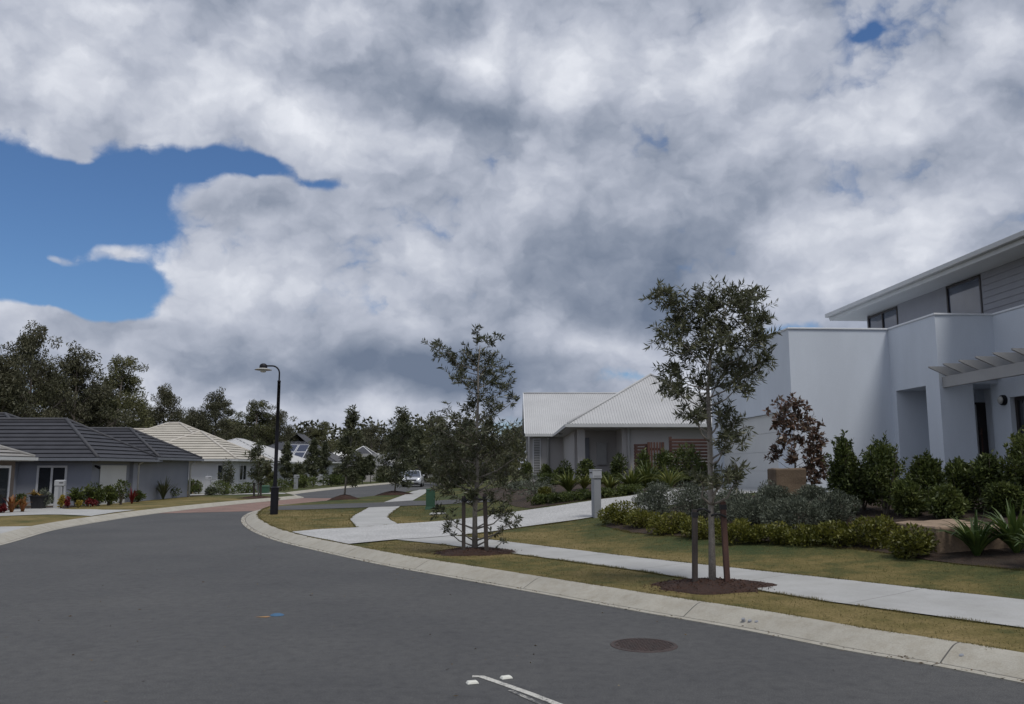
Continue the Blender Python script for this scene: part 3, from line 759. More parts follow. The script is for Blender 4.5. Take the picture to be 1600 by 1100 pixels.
# entry door and wall light
m = MB(); m.box(4.46, 4.70, -.72, -.66, FL, 3.25)
dr = wpart(m, 'door', M['dark_frame'])
m = MB(); m.box(4.30, 4.46, -.71, -.67, FL, 3.2); wpart(m, 'sidelight', M['gutter'])
m = MB(); m.box(4.49, 4.52, -.80, -.77, 1.5, 2.6); m.box(4.49, 4.52, -.77, -.72, 1.6, 1.63); m.box(4.49, 4.52, -.77, -.72, 2.45, 2.48); m.build('handle', M['stake_red'], dr, local=True)
lm = MB()
lm.tube([(4.09, -2.37, 3.17), (4.03, -2.37, 3.17)], .12, 20); lm.tube([(4.03, -2.37, 3.17), (4.00, -2.37, 3.17)], [.12, .105], 20)
lo_ = wpart(lm, 'wall_light', M['black_metal'], smooth=False)
lm = MB(); lm.tube([(4.0, -2.37, 3.17), (3.975, -2.37, 3.17), (3.955, -2.37, 3.17), (3.945, -2.37, 3.17)], [.092, .085, .06, .02], 20); lm.build('lens', M['lens'], lo_, local=True, smooth=True)

# ------------------------------------------------------------------ roofs
def roof_face(mb, E0, E1, nrm, tan, a0, a1, tmax, z, style, course=.33, lift=.035):
    """one pitched plane; E0->E1 along the eave, nrm points up the slope, a0/a1 = how far each end runs in per metre"""
    E0, E1, nrm = Vector(E0), Vector(E1), Vector(nrm)
    e = (E1 - E0); Ln = e.length; e.normalize()
    def P(s, t, l=0): return Vector((*(E0 + e * s + nrm * t).xy, z + t * tan + l))
    if style == 'tile':
        t = 0
        cs = course
        while t < tmax - 1e-4:
            t1 = min(tmax, t + cs)
            l0, r0, l1, r1 = a0 * t, Ln - a1 * t, a0 * t1, Ln - a1 * t1
            nz = .035
            mb.face(P(l0, t - nz, lift), P(r0, t - nz, lift), P(r1, t1, .002), P(l1, t1, .002))
            mb.face(P(l0, t + .012, lift - .028), P(r0, t + .012, lift - .028), P(r0, t - nz, lift), P(l0, t - nz, lift))
            mb.face(P(l0, t + .012, -.02), P(r0, t + .012, -.02), P(r0, t + .012, lift - .028), P(l0, t + .012, lift - .028))
            t = t1
    else:
        st = course; n = max(2, int(Ln / st)); st = Ln / n
        for i in range(n):
            for (fa, fb, ha, hb) in ((0, .5, 0, 0), (.5, .62, 0, lift), (.62, .88, lift, lift), (.88, 1, lift, 0)):
                sa, sb = (i + fa) * st, (i + fb) * st
                def top(s):
                    q = tmax
                    if a0 > 0: q = min(q, s / a0)
                    if a1 > 0: q = min(q, (Ln - s) / a1)
                    return max(0, q)
                mb.face(P(sa, 0, ha), P(sb, 0, hb), P(sb, top(sb), hb), P(sa, top(sa), ha))

def hip_roof(x0, x1, y0, y1, z, tan, style='tile', course=.33, gable=(), caps=None, lift=.062):
    """gable: set of ends among 'x0','x1','y0','y1' that are gables. returns (tiles, caps)"""
    mb = caps_mb = None
    mb = MB(); cm = MB()
    W, D = x1 - x0, y1 - y0
    along_x = W >= D
    if any(g[0] == 'y' for g in gable): along_x = False
    if any(g[0] == 'x' for g in gable): along_x = True
    h = min(W, D) / 2 if not gable else ((D if along_x else W) / 2)
    def a(k): return 0 if k in gable else 1
    if along_x:
        roof_face(mb, (x0, y0, 0), (x1, y0, 0), (0, 1, 0), tan, a('x0'), a('x1'), h, z, style, course, lift)
        roof_face(mb, (x1, y1, 0), (x0, y1, 0), (0, -1, 0), tan, a('x1'), a('x0'), h, z, style, course, lift)
        if a('x0'): roof_face(mb, (x0, y1, 0), (x0, y0, 0), (1, 0, 0), tan, 1, 1, h, z, style, course, lift)
        if a('x1'): roof_face(mb, (x1, y0, 0), (x1, y1, 0), (-1, 0, 0), tan, 1, 1, h, z, style, course, lift)
        r0 = Vector((x0 + h * a('x0'), (y0 + y1) / 2, z + h * tan)); r1 = Vector((x1 - h * a('x1'), (y0 + y1) / 2, z + h * tan))
        hips = ([((x0, y0), r0), ((x0, y1), r0)] if a('x0') else []) + ([((x1, y0), r1), ((x1, y1), r1)] if a('x1') else [])
    else:
        roof_face(mb, (x0, y1, 0), (x0, y0, 0), (1, 0, 0), tan, a('y1'), a('y0'), h, z, style, course, lift)
        roof_face(mb, (x1, y0, 0), (x1, y1, 0), (-1, 0, 0), tan, a('y0'), a('y1'), h, z, style, course, lift)
        if a('y0'): roof_face(mb, (x0, y0, 0), (x1, y0, 0), (0, 1, 0), tan, 1, 1, h, z, style, course, lift)
        if a('y1'): roof_face(mb, (x1, y1, 0), (x0, y1, 0), (0, -1, 0), tan, 1, 1, h, z, style, course, lift)
        r0 = Vector(((x0 + x1) / 2, y0 + h * a('y0'), z + h * tan)); r1 = Vector(((x0 + x1) / 2, y1 - h * a('y1'), z + h * tan))
        hips = ([((x0, y0), r0), ((x1, y0), r0)] if a('y0') else []) + ([((x0, y1), r1), ((x1, y1), r1)] if a('y1') else [])
    rr = .085 if style == 'tile' else .055
    if (r1 - r0).length > .2: cm.tube([r0 + Vector((0, 0, .03)), r1 + Vector((0, 0, .03))], rr, 8)
    for (c, top) in hips:
        c = Vector((*c, z))
        cm.tube([c + Vector((0, 0, .03)), top + Vector((0, 0, .03))], rr, 8)
    return mb, cm

def eave_gutter(mb, x0, x1, y0, y1, z, gable=()):
    d = .11
    if 'y0' not in gable: mb.box(x0 - d, x1 + d, y0 - d, y0 + .01, z - .13, z + .0)
    if 'y1' not in gable: mb.box(x0 - d, x1 + d, y1 - .01, y1 + d, z - .13, z + .0)
    if 'x0' not in gable: mb.box(x0 - d, x0 + .01, y0 + .012, y1 - .012, z - .131, z - .001)
    if 'x1' not in gable: mb.box(x1 - .01, x1 + d, y0 + .012, y1 - .012, z - .131, z - .001)
    mb.box(x0 + .012, x1 - .012, y0 + .012, y1 - .012, z - .16, z - .135)

def win(root, p0, p1, z0, z1, normal, fm, gm, panes=2, fw=.07, name='window'):
    """framed window fixed on a wall line p0->p1, standing 3 cm proud"""
    p0, p1, nv = Vector((*p0, 0)), Vector((*p1, 0)), Vector((*normal, 0))
    e = (p1 - p0).normalized(); Ln = (p1 - p0).length
    def bx(mb, s0, s1, za, zb, d0, d1):
        q = [p0 + e * s0 + nv * d0, p0 + e * s1 + nv * d0, p0 + e * s1 + nv * d1, p0 + e * s0 + nv * d1]
        if (e.cross(nv)).z < 0: q = q[::-1]
        mb.hexa([(a.x, a.y, za) for a in q], [(a.x, a.y, zb) for a in q])
    f = MB()
    bx(f, 0, fw, z0, z1, -.02, .05); bx(f, Ln - fw, Ln, z0, z1, -.02, .05); bx(f, fw, Ln - fw, z1 - fw, z1, -.02, .05); bx(f, fw, Ln - fw, z0, z0 + fw, -.02, .05)
    for k in range(1, panes): c = Ln * k / panes; bx(f, c - fw / 2, c + fw / 2, z0 + fw, z1 - fw, -.02, .05)
    fo = f.build(name, fm, root)
    gmb = MB()
    for k in range(panes):
        sa = Ln * k / panes + (fw if k == 0 else fw / 2); sb = Ln * (k + 1) / panes - (fw if k == panes - 1 else fw / 2)
        bx(gmb, sa, sb, z0 + fw, z1 - fw, -.01, .02)
    gmb.build('pane', gm, fo)
    return fo

# ------------------------------------------------------------------ grey house with the white metal roof
gl_ = (3.0, 40.0, .9)
gh = thing('grey_house', 'single storey grey house with white corrugated metal roof behind the slatted screens', 'house', gl_)
EZ = 3.42
m = MB()
m.box(3.0, 4.33, 34.95, 46, .3, EZ - .13); m.box(4.33, 4.95, 36.6, 46, .3, EZ - .13); m.box(4.95, 12.2, 34.95, 46, .3, EZ - .13)
m.box(.95, 3.0, 45.1, 55, .3, EZ - .13); m.box(3.0, 12, 46, 55, .3, EZ - .13)
m.box(3.0, 3.35, 37.2, 45.1, .3, EZ - .13)
gw = MB()
gw.box(2.75, 3.05, 34.95, 35.25, .3, EZ - .16)                    # porch post
gw.box(4.60, 12.2, 34.95, 46, .3, EZ - .16)
gw.box(2.75, 4.60, 36.9, 46, .3, EZ - .16)
gw.box(.95, 12, 45.1, 55, .3, EZ - .16)
gw.idx([(.952, 45.3, EZ - .16), (.952, 55.0, EZ - .16), (.952, 50.1, EZ + 2.35), (1.1, 45.3, EZ - .16), (1.1, 55.0, EZ - .16), (1.1, 50.1, EZ + 2.35)], [(0, 1, 2), (5, 4, 3), (0, 3, 4, 1), (1, 4, 5, 2), (2, 5, 3, 0)])
gw.build('wall', M['grey_render'], gh)
t1, c1 = hip_roof(2.30, 10.6, 34.4, 50.0, EZ, .60, 'rib', .115, lift=.024)
t2, c2 = hip_roof(.70, 12.0, 44.6, 55.8, EZ, .475, 'rib', .115, gable=('x0', 'x1'), lift=.024)
for t, c in ((t1, c1), (t2, c2)):
    ro = t.build('roof', M['white_metal'], gh); c.build('ridge_capping', M['white_metal'], ro, smooth=True)
m = MB(); eave_gutter(m, 2.30, 10.6, 34.4, 50, EZ); m.box(.70, 12, 44.48, 44.61, EZ - .13, EZ)
m.build('gutter', M['gutter'], gh)
m = MB()
m.idx([(.66, 44.6, EZ - .14), (.66, 50.2, EZ + 2.52), (.66, 55.8, EZ - .14), (.66, 44.6, EZ + .04), (.66, 50.2, EZ + 2.72), (.66, 55.8, EZ + .04),
       (.70, 44.6, EZ - .14), (.70, 50.2, EZ + 2.52), (.70, 55.8, EZ - .14), (.70, 44.6, EZ + .04), (.70, 50.2, EZ + 2.72), (.70, 55.8, EZ + .04)],
      [(0, 1, 4, 3), (1, 2, 5, 4), (9, 10, 7, 6), (10, 11, 8, 7), (3, 4, 10, 9), (4, 5, 11, 10), (0, 6, 7, 1), (1, 7, 8, 2)])
m.build('barge_board', M['white_frame'], gh)
for (x, y, zt) in ((4.86, 34.87, EZ - .1), (1.95, 45.02, EZ - .2), (.80, 45.0, EZ - .1)):
    m = MB(); m.tube([(x, y, .4), (x, y, zt - .25), (x, y - .02, zt - .12), (x, y - .28, zt)], .05 if x < 4 else .06, 10); m.build('downpipe', M['grey_trim'], gh, smooth=True)
m = MB(); m.box(3.72, 4.16, 36.78, 36.9, 1.75, 2.72); mo = m.build('meter_box', M['grey_trim'], gh, bevel=.01)
win(gh, (1.12, 45.1), (1.55, 45.1), 1.2, 3.2, (0, -1), M['white_frame'], M['glass'], 1, .05)
m = MB()
for k in range(22): m.box(1.18, 1.50, 45.0, 45.05, 1.25 + k * .088, 1.25 + k * .088 + .05)
m.build('shutter', M['grey_trim'], gh)
m = MB(); m.box(2.98, 3.4, 36.86, 36.9, .9, 2.95); m.build('door', M['dark_gutter'], gh)
m = MB(); m.tube([(2.35, 40.2, EZ - .135), (2.35, 40.2, EZ - .19)], .09, 12); m.build('soffit_light', M['black_metal'], gh)

# slatted timber screens
def screen(u0, u1, Y, ztop, zbot, vertical, label, Y2=None):
    a, b = at(u0, 700, Y), at(u1, 700, Y2 or Y)
    r = thing('slatted_screen', label, 'screen', (a.x, a.y, zbot), 'red timber slatted screens')
    d = Vector((b.x - a.x, b.y - a.y, 0)); Ln = d.length; d.normalize(); nv = Vector((d.y, -d.x, 0))
    def bar(mb, s0, s1, z0, z1, o0, o1):
        q = [a + d * s0 + nv * o0, a + d * s1 + nv * o0, a + d * s1 + nv * o1, a + d * s0 + nv * o1][::-1]
        mb.hexa([(p.x, p.y, z0) for p in q], [(p.x, p.y, z1) for p in q])
    n_post = max(2, int(Ln / 1.6) + 1)
    for k in range(n_post):
        s = (Ln - .09) * k / (n_post - 1); po = MB(); bar(po, s, s + .09, zbot, ztop, -.09, -.001); po.build('post', M['stake_red'], r)
    if vertical:
        for za in (zbot + .25, ztop - .3): ra = MB(); bar(ra, .09, Ln - .09, za, za + .09, -.06, -.001); ra.build('rail', M['stake_red'], r)
    sl = MB()
    if vertical:
        k = 0
        while k * .105 < Ln - .05: bar(sl, k * .105, k * .105 + .065, zbot + .05, ztop, .0, .025); k += 1
    else:
        k = 0
        while zbot + .05 + k * .115 < ztop - .06: bar(sl, 0, Ln, zbot + .05 + k * .115, zbot + .05 + k * .115 + .085, .0, .022); k += 1
    sl.build('slat_panel', M['timber'], r)
screen(1012, 1038, 30.5, 2.55, .75, True, 'small red timber screen of upright slats in front of the grey house')
screen(991, 1010, 31.2, 2.5, .75, False, 'short red slatted screen at the left end beside the upright slats', 30.6)
screen(1046, 1112, 29.6, 2.72, .78, False, 'widest red timber screen of level slats beside the white house garage')

# ------------------------------------------------------------------ street lamp
lp = U(428, 804)
lr = thing('street_lamp', 'tall black street lamp with curved arm on the kerb corner', 'street lamp', lp)
zt = at(428, 568, lp.y).z - lp.z
def lt(mb, name, mat, parent=None, smooth=True): return mb.build(name, mat, parent or lr, local=True, smooth=smooth)
m = MB(); m.lathe([(0, -.1), (.125, -.1), (.125, .82), (.135, .83), (.135, .86), (.105, .88), (.062, .9), (.062, .88)], (0, 0, 0), 24); lt(m, 'base', M['black_metal'], smooth=False)
m = MB(); m.lathe([(.062, .86), (.058, 2.5), (.05, zt - .62), (.056, zt - .62), (.056, zt - .57), (.034, zt - .56), (.0, zt - .56)], (0, 0, 0), 20); lt(m, 'pole', M['black_metal'])
arm = [(0, 0, zt - .6), (0, 0, zt - .33)]
for k in range(1, 11):
    a = math.pi / 2 * k / 10; arm.append((-.25 + .25 * math.cos(a), 0, zt - .33 + .25 * math.sin(a)))
arm.append((-.42, 0, zt - .08))
m = MB(); m.tube(arm, .026, 12); lt(m, 'arm', M['black_metal'])
hc = (-.54, 0, zt - .08)
m = MB(); m.lathe([(0, .085), (.05, .08), (.095, .055), (.125, .01), (.128, -.06), (.125, -.075), (.0, -.075)], hc, 24); hd = lt(m, 'lamp_head', M['black_metal'])
m = MB(); m.lathe([(.10, -.066), (.17, -.085), (.275, -.125), (.28, -.135), (.27, -.133), (.165, -.10), (.09, -.078)], hc, 32); m.build('lamp_shade', M['shade'], hd, local=True, smooth=True)
m = MB(); m.lathe([(.092, -.076), (.095, -.17), (.085, -.205), (.05, -.215), (0, -.217)], hc, 24); m.build('lens', M['lens'], hd, local=True, smooth=True)

# ------------------------------------------------------------------ road furniture
p = U(1006, 1010)
mr_ = thing('manhole_cover', 'round rusty manhole cover set in the asphalt road', 'manhole cover', (p.x, p.y, 0)); mr_.scale = (.9, .9, 1)
m = MB(); m.lathe([(.30, .006), (.335, .006), (.34, .002), (.345, -.02)], (0, 0, 0), 40); m.build('rim', M['iron'], mr_, local=True)
m = MB(); m.lathe([(0, .004), (.292, .004), (.296, -.01)], (0, 0, 0), 40)
for i in range(-9, 10):
    for j in range(-9, 10):
        if math.hypot(i, j) < 9.2 and (i + j) % 2 == 0: x, y = i * .03, j * .03; m.box(x - .011, x + .011, y - .011, y + .011, .0035, .009)
m.build('lid', M['iron'], mr_, local=True)

def linemat(lo=.62, hi=.72):
    mm = bpy.data.materials.new("worn_white_paint"); N_, L_ = nodes(mm); b = N_['Principled BSDF']
    g_ = N_.new('ShaderNodeNewGeometry').outputs['Position']
    n_ = noise(N_, L_, g_, 75, 4, .75); n2_ = noise(N_, L_, g_, 7, 3, .6)
    mu = N_.new('ShaderNodeMath'); mu.operation = 'MULTIPLY_ADD'; mu.inputs[1].default_value = .55; L_.new(n2_.outputs[0], mu.inputs[0]); L_.new(n_.outputs[0], mu.inputs[2])
    r_ = ramp(N_, [(lo, (.08, .08, .081)), (hi, (.50, .49, .45))]); L_.new(mu.outputs[0], r_.inputs[0]); L_.new(r_.outputs[0], b.inputs['Base Color'])
    b.inputs['Roughness'].default_value = .8
    return mm
M['line'] = linemat(.64, .76); M['line_faint'] = linemat(.78, .9)
pts = [U(*q) for q in [(738, 1058), (752, 1060), (790, 1072), (830, 1087), (870, 1101), (960, 1135)]]
def stripe(mb, pts, w, z):
    pts = [Vector((q.x, q.y, 0)) for q in pts]
    L_ = offset(pts, w / 2); R_ = offset(pts, -w / 2)
    for i in range(len(pts) - 1): mb.face((L_[i].x, L_[i].y, z), (L_[i + 1].x, L_[i + 1].y, z), (R_[i + 1].x, R_[i + 1].y, z), (R_[i].x, R_[i].y, z))
m = MB(); stripe(m, pts, .06, .004); struct(m.build('road_marking', M['line'])); m = MB(); stripe(m, [U(*q) for q in [(797, 1082), (830, 1097), (900, 1128)]], .035, .004); struct(m.build('road_marking', M['line_faint']))
def blockmark(u, v, lab, ang):
    q = U(u, v)
    r = MB()
    hw, hl = .030, .046
    r.hexa([(-hl, -hw, 0), (hl, -hw, 0), (hl, hw, 0), (-hl, hw, 0)], [(-hl * .75, -hw * .75, .019), (hl * .75, -hw * .75, .019), (hl * .75, hw * .75, .019), (-hl * .75, hw * .75, .019)])
    o = r.build('pavement_marker', M['marker'], None, bevel=.004); o.location = (q.x, q.y, .001); o.rotation_euler = (0, 0, ang)
    tag(o, lab, 'road marker', 'white raised pavement markers')
blockmark(738, 1068.5, 'small white road marker at the left of the painted line end', .35)
blockmark(791, 1060.5, 'small white road marker at the right of the painted line end', .45)
M['blue_paint'] = surf('blue_paint', (.05, .125, .22), (.05, .10, .17), .7, 9, 60, .2, 0)
M['yellow_paint'] = surf('yellow_paint', (.36, .23, .07), (.30, .14, .07), .7, 30, 60, .2, 0)
q = U(433, 962.5); m = MB(); m.lathe([(0, .02), (.04, .018), (.065, .008), (.075, .0)], (0, 0, 0), 16); o = m.build('reflector_marker', M['blue_paint'], smooth=True); o.location = (q.x, q.y, .002); o.scale = (1.05, .9, 1)
tag(o, 'blue reflector button stuck on the asphalt beside a yellow paint arrow', 'road marker')
q = U(414.5, 964.5); m = MB(); m.face((q.x - .11, q.y - .02, .004), (q.x + .02, q.y - .045, .004), (q.x + .06, q.y + .0, .004), (q.x + .02, q.y + .035, .004)); struct(m.build('yellow_road_paint', M['yellow_paint']))
# three drain holes and a button in the kerb face are modelled as small outlets
for k, (u, v) in enumerate(((1161, 967.5), (1171.5, 970), (1182, 971.5), (1502.5, 1026.5))):
    a_, y_, d_ = ray(u, v); t_ = 5.0; kz = 0
    while t_ < 20:
        pp = Vector((a_ * t_, y_ * t_, 0)); dd_ = min((pp - s_).length for s_ in RGs)
        kz = float(np.interp(dd_, [q_[0] for q_ in KPROF[1:8]], [q_[1] for q_ in KPROF[1:8]]))
        if CAMH + d_ * t_ <= kz: break
        t_ += .02
    m = MB(); m.tube([(0, 0, -.05), (0, 0, .004)], .019, 14); m.tube([(0, 0, .004), (0, 0, .006)], [.013, .012], 14)
    o = m.build('kerb_outlet', M['letter']); o.location = (a_ * t_, y_ * t_, kz); o.rotation_euler = (.22, -.36, 0)
    tag(o, 'small round drain outlet in the kerb, one of three in a row' if k < 3 else 'lone round drain outlet in the kerb near the right edge', 'drain outlet', 'round outlets in the kerb face')

# green cabinet, pit lid
q = U(672.5, 796)
hgt = at(672, 764, q.y).z - q.z
r = thing('green_cabinet', 'green service cabinet with flared foot on the lawn by the footpath', 'utility box', q)
m = MB(); m.hexa([(-.185, -.15, -.05), (.185, -.15, -.05), (.185, .15, -.05), (-.185, .15, -.05)], [(-.155, -.12, .1), (.155, -.12, .1), (.155, .12, .1), (-.155, .12, .1)]); m.build('foot', M['green_box'], r, local=True, bevel=.01)
m = MB(); m.box(-.148, .148, -.115, .115, .095, hgt - .04); m.build('body', M['green_box'], r, local=True, bevel=.015)
m = MB(); m.box(-.156, .156, -.123, .123, hgt - .045, hgt); m.build('lid', M['green_box'], r, local=True, bevel=.02)
q = U(684, 803)
m = MB(); m.box(-.23, .23, -.3, .3, -.03, .025); o = m.build('pit_lid', M['concrete'], bevel=.008); o.location = (q.x, q.y, q.z); tag(o, 'small pale concrete pit lid in the lawn in front of the green cabinet', 'pit lid')
q = U(412, 771)
r = thing('green_cabinet', 'low green service box beside the staked tree across the road', 'utility box', q)
m = MB(); m.box(-.30, .30, -.22, .22, -.05, .42); m.build('body', M['green_box'], r, local=True, bevel=.02)
m = MB(); m.hexa([(-.33, -.25, .415), (.33, -.25, .415), (.33, .25, .415), (-.33, .25, .415)], [(-.26, -.18, .50), (.26, -.18, .50), (.26, .18, .50), (-.26, .18, .50)]); m.build('lid', M['green_box'], r, local=True, bevel=.015)

# ------------------------------------------------------------------ letterboxes
def letterbox_right():
    q = U(932, 808.5); ht = at(932, 733, q.y).z - q.z
    r = thing('letterbox', 'grey pillar letterbox with pale box near its top beside the white driveway', 'letterbox', q, rotz=.2)
    m = MB(); m.box(-.088, .088, -.12, .12, -.1, ht - .03); m.build('pillar', M['letter'], r, local=True, bevel=.008)
    m = MB(); m.box(-.125, .105, -.14, .14, ht - .22, ht - .03); b = m.build('box', M['letter_pale'], r, local=True, bevel=.008)
    m = MB(); m.box(-.129, -.124, -.10, .10, ht - .10, ht - .07); m.build('slot', M['black_plastic'], b, local=True)
    m = MB(); m.box(-.09, .08, -.144, -.139, ht - .19, ht - .15); m.build('plate', M['letter'], b, local=True)
    m = MB(); m.box(-.132, .112, -.147, .147, ht - .031, ht - .006); m.build('lid', M['letter_pale'], r, local=True, bevel=.005)
letterbox_right()
def letterbox_left(u, v, vt, label, wide=.30, mat='letter_pale', panel=True, arm=False):
    q = U(u, v); ht = at(u, vt, q.y).z - q.z
    r = thing('letterbox', label, 'letterbox', q, rotz=.25)
    w_ = wide / 2
    m = MB(); m.box(-w_, w_, -.16, .16, -.1, ht - .26); m.build('pillar', M[mat], r, local=True, bevel=.01)
    if panel:
        m = MB(); m.box(w_ * .1, w_ * .8, -.166, -.158, ht * .35, ht - .30); m.build('recess', M['letter'], r, local=True)
    m = MB(); m.box(-w_ - .02, w_ + .09, -.18, .18, ht - .262, ht - .03); b = m.build('box', M[mat], r, local=True, bevel=.02)
    m = MB(); m.box(w_ * .2, w_ + .05, -.186, -.178, ht - .14, ht - .10); m.build('slot', M['black_plastic'], b, local=True)
    m = MB(); m.hexa([(-w_ - .03, -.19, ht - .032), (w_ + .10, -.19, ht - .032), (w_ + .10, .19, ht - .032), (-w_ - .03, .19, ht - .032)], [(-w_ + .03, -.14, ht), (w_ + .04, -.14, ht), (w_ + .04, .14, ht), (-w_ + .03, .14, ht)]); m.build('lid', M[mat], r, local=True, bevel=.01)
    if arm:
        m = MB(); m.box(w_ + .08, w_ + .34, -.1, .1, ht - .24, ht - .20); m.build('shelf', M['letter'], r, local=True)
        m = MB(); m.tube([(-.06, 0, ht - .01), (-.05, 0, ht + .10), (.02, 0, ht + .15)], [.04, .035, .015], 8); m.build('ornament', M['letter'], r, local=True)
letterbox_left(90, 794, 750, 'pale grey pillar letterbox with a slot beside the dark planter pot')
letterbox_left(324, 771.5, 744, 'white pillar letterbox with a side shelf in front of the cream roofed house', .34, 'letter_pale', False, True)
letterbox_left(462, 764, 742, 'small grey letterbox below the solar panels across the road', .34, 'letter', False)
letterbox_left(499.5, 759, 742, 'slim grey letterbox beside the dark gabled house', .36, 'letter_pale', False)
letterbox_left(585, 752, 740, 'small pale letterbox near the far bend of the road', .42, 'letter_pale', False)

# sandstone blocks
def stone(corners_bot, z0, z1, name, label, mat, seed, bev=.03, world=None):
    rr = random.Random(seed)
    mb = MB(); mb.prism(corners_bot, z0, z1)
    c = Vector((sum(p[0] for p in corners_bot) / len(corners_bot), sum(p[1] for p in corners_bot) / len(corners_bot), z0))
    o = mb.build(name, mat, None, bevel=bev, world_loc=c)
    sub = o.modifiers.new('cut', 'SUBSURF'); sub.subdivision_type = 'SIMPLE'; sub.levels = sub.render_levels = 3
    t = bpy.data.textures.new('stone_' + str(seed), 'CLOUDS'); t.noise_scale = .35
    dm = o.modifiers.new('rough', 'DISPLACE'); dm.texture = t; dm.strength = .05; dm.mid_level = .5; dm.texture_coords = 'GLOBAL'
    tag(o, label, 'stone block', 'sandstone garden blocks')
    return o
a, b, c, d = at(1394, 815, 13.6), at(1462, 823, 12.4), at(1560, 826, 12.0), at(1450, 813.5, 14.2)
zt_ = at(1394, 815, 13.6).z
stone([(a.x, a.y), (b.x, b.y), (c.x + .4, c.y + .2), (d.x + .5, d.y + .2)], .15, zt_, 'sandstone_block', 'long low sandstone slab in the garden bed beside the spiky flax', M['sandstone_pale'], 3)
a = at(1229, 750, 18.3)
stone([(a.x - .33, a.y - .3), (a.x + .33, a.y - .3), (a.x + .33, a.y + .3), (a.x - .33, a.y + .3)], .35, at(1229, 732, 18).z, 'sandstone_block', 'upright brown sandstone block under the red leaved tree', M['sandstone'], 5)
q = U(288, 772)
k_ = q.y / 1300
stone([(q.x - 8.5 * k_, q.y), (q.x + 8.5 * k_, q.y), (q.x + 8.5 * k_, q.y + .7), (q.x - 8.5 * k_, q.y + .7)], q.z - .1, at(288, 753, q.y).z, 'sandstone_block', 'small square tan stone block at the corner of the dark roofed house', M['tan_stone'], 8)
# ------------------------------------------------------------------ houses across the road
def house(name, label, loc, walls, wmat, roofs, gmat, group=None):
    """walls: list of boxes; roofs: list of (x0,x1,y0,y1,z,tan,style,course,gable,mat,capmat)"""
    r = thing(name, label, 'house', loc, group)
    m = MB()
    for b in walls: m.box(*b)
    m.build('wall', wmat, r)
    for (x0, x1, y0, y1, z, tn, st, cs, gb, mt, cm_) in roofs:
        t, c = hip_roof(x0, x1, y0, y1, z, tn, st, cs, gb)
        ro = t.build('roof', mt, r); c.build('ridge_capping', cm_, ro, smooth=True)
        g_ = MB(); eave_gutter(g_, x0, x1, y0, y1, z, gb); g_.build('gutter', gmat, r)
    return r
DT, DC = M['dark_tile'], M['dark_tile_cap']
A_ = house('dark_roofed_house', 'house with charcoal tiled hip roofs and blue grey walls left of the lamp', (-20, 40, -.3),
           [(-33, -20.0, 40.0, 46.1, -.6, 1.95), (-33, -20.05, 46.1, 52.1, -.6, 2.05), (-24.4, -23.5, 39.0, 40.0, -.6, 1.93)], M['blue_render'],
           [(-34, -19.5, 39.5, 46.5, 2.09, .57, 'tile', .36, (), DT, DC), (-35.0, -22.7, 40.5, 50.5, 2.085, .49, 'tile', .36, (), DT, DC), (-33, -19.45, 46.25, 52.6, 2.2, .54, 'tile', .36, (), DT, DC)], M['dark_gutter'])
def xa(u, Y): return (u - 800) / FPX / 1.008 * Y
win(A_, (xa(60, 40), 40), (xa(107, 40), 40), -.15, 1.74, (0, -1), M['white_frame'], M['glass'], 2, .1)
m = MB()
for k in range(5): m.box(-19.985, -19.955, 40.75, 43.5, -.3 + .41 * k + .008, -.3 + .41 * (k + 1) - .008)
m.box(-19.99, -19.965, 40.75, 43.5, -.3, 1.76); m.build('garage_door', M['garage'], A_)
m = MB(); m.box(-20, -19.82, 44.0, 44.5, -.5, 1.9); m.build('pilaster', M['blue_render'], A_)
for (x, y) in ((-19.9, 44.75), (-23.75, 38.95), (-19.9, 52.0)):
    m = MB(); m.tube([(x, y, -.4), (x, y, 1.8), (x + (.25 if x > -21 else 0), y - (.0 if x > -21 else .2), 1.98)], .06, 8); m.build('downpipe', M['white_frame'], A_, smooth=True)
m = MB(); m.tube([(-20.0, 40.3, 1.72), (-19.8, 40.2, 1.66), (-19.72, 40.2, 1.6)], [.05, .07, .05], 10); m.build('wall_light', M['black_metal'], A_)
B_ = house('grey_roofed_house', 'house with grey tiled roof and brown wall at the left edge', (-21, 33, -.3),
           [(-34, -21, 29.5, 35.5, -.6, 1.93)], M['brown_wall'], [(-36, -20.5, 29, 36, 2.07, .42, 'tile', .36, (), M['grey_tile'], M['grey_cap'])], M['gutter'])
win(B_, (-21, 33.2), (-21, 33.95), -.25, 1.72, (1, 0), M['white_frame'], M['glass'], 1, .1)
win(B_, (-21, 34.25), (-21, 35.15), -.25, 1.72, (1, 0), M['white_frame'], M['glass'], 1, .1, 'glass_door')
C_ = house('cream_roofed_house', 'white walled house with cream tiled hip roof beyond the dark roofs', (-20, 60, -.3),
           [(-27.6, -20, 60, 67.5, -.6, 2.1), (-33, -20.6, 67.5, 73.5, -.6, 2.1), (-44, -27.6, 63.5, 72.5, -.6, 2.1)], M['white_wall'],
           [(-28, -19.5, 59.5, 68, 2.25, .5, 'tile', .38, (), M['cream_tile'], M['cream_cap']), (-34, -21.1, 62, 74, 2.245, .5, 'tile', .38, (), M['cream_tile'], M['cream_cap']), (-45, -24, 63, 73, 2.24, .5, 'tile', .38, (), M['cream_tile'], M['cream_cap'])], M['gutter'])
win(C_, (xa(340, 60), 60), (xa(351, 60), 60), .75, 1.9, (0, -1), M['white_frame'], M['glass'], 1, .08)
win(C_, (-20, 61.6), (-20, 63.2), .7, 1.9, (1, 0), M['white_frame'], M['glass'], 2, .08)
m = MB(); m.tube([(-28.6, 65.0, 3.2), (-28.6, 65.0, 3.9)], .16, 10); m.tube([(-28.6, 65.0, 3.9), (-28.6, 65.0, 4.02)], [.3, .12], 12); m.build('roof_vent', M['gutter'], C_)
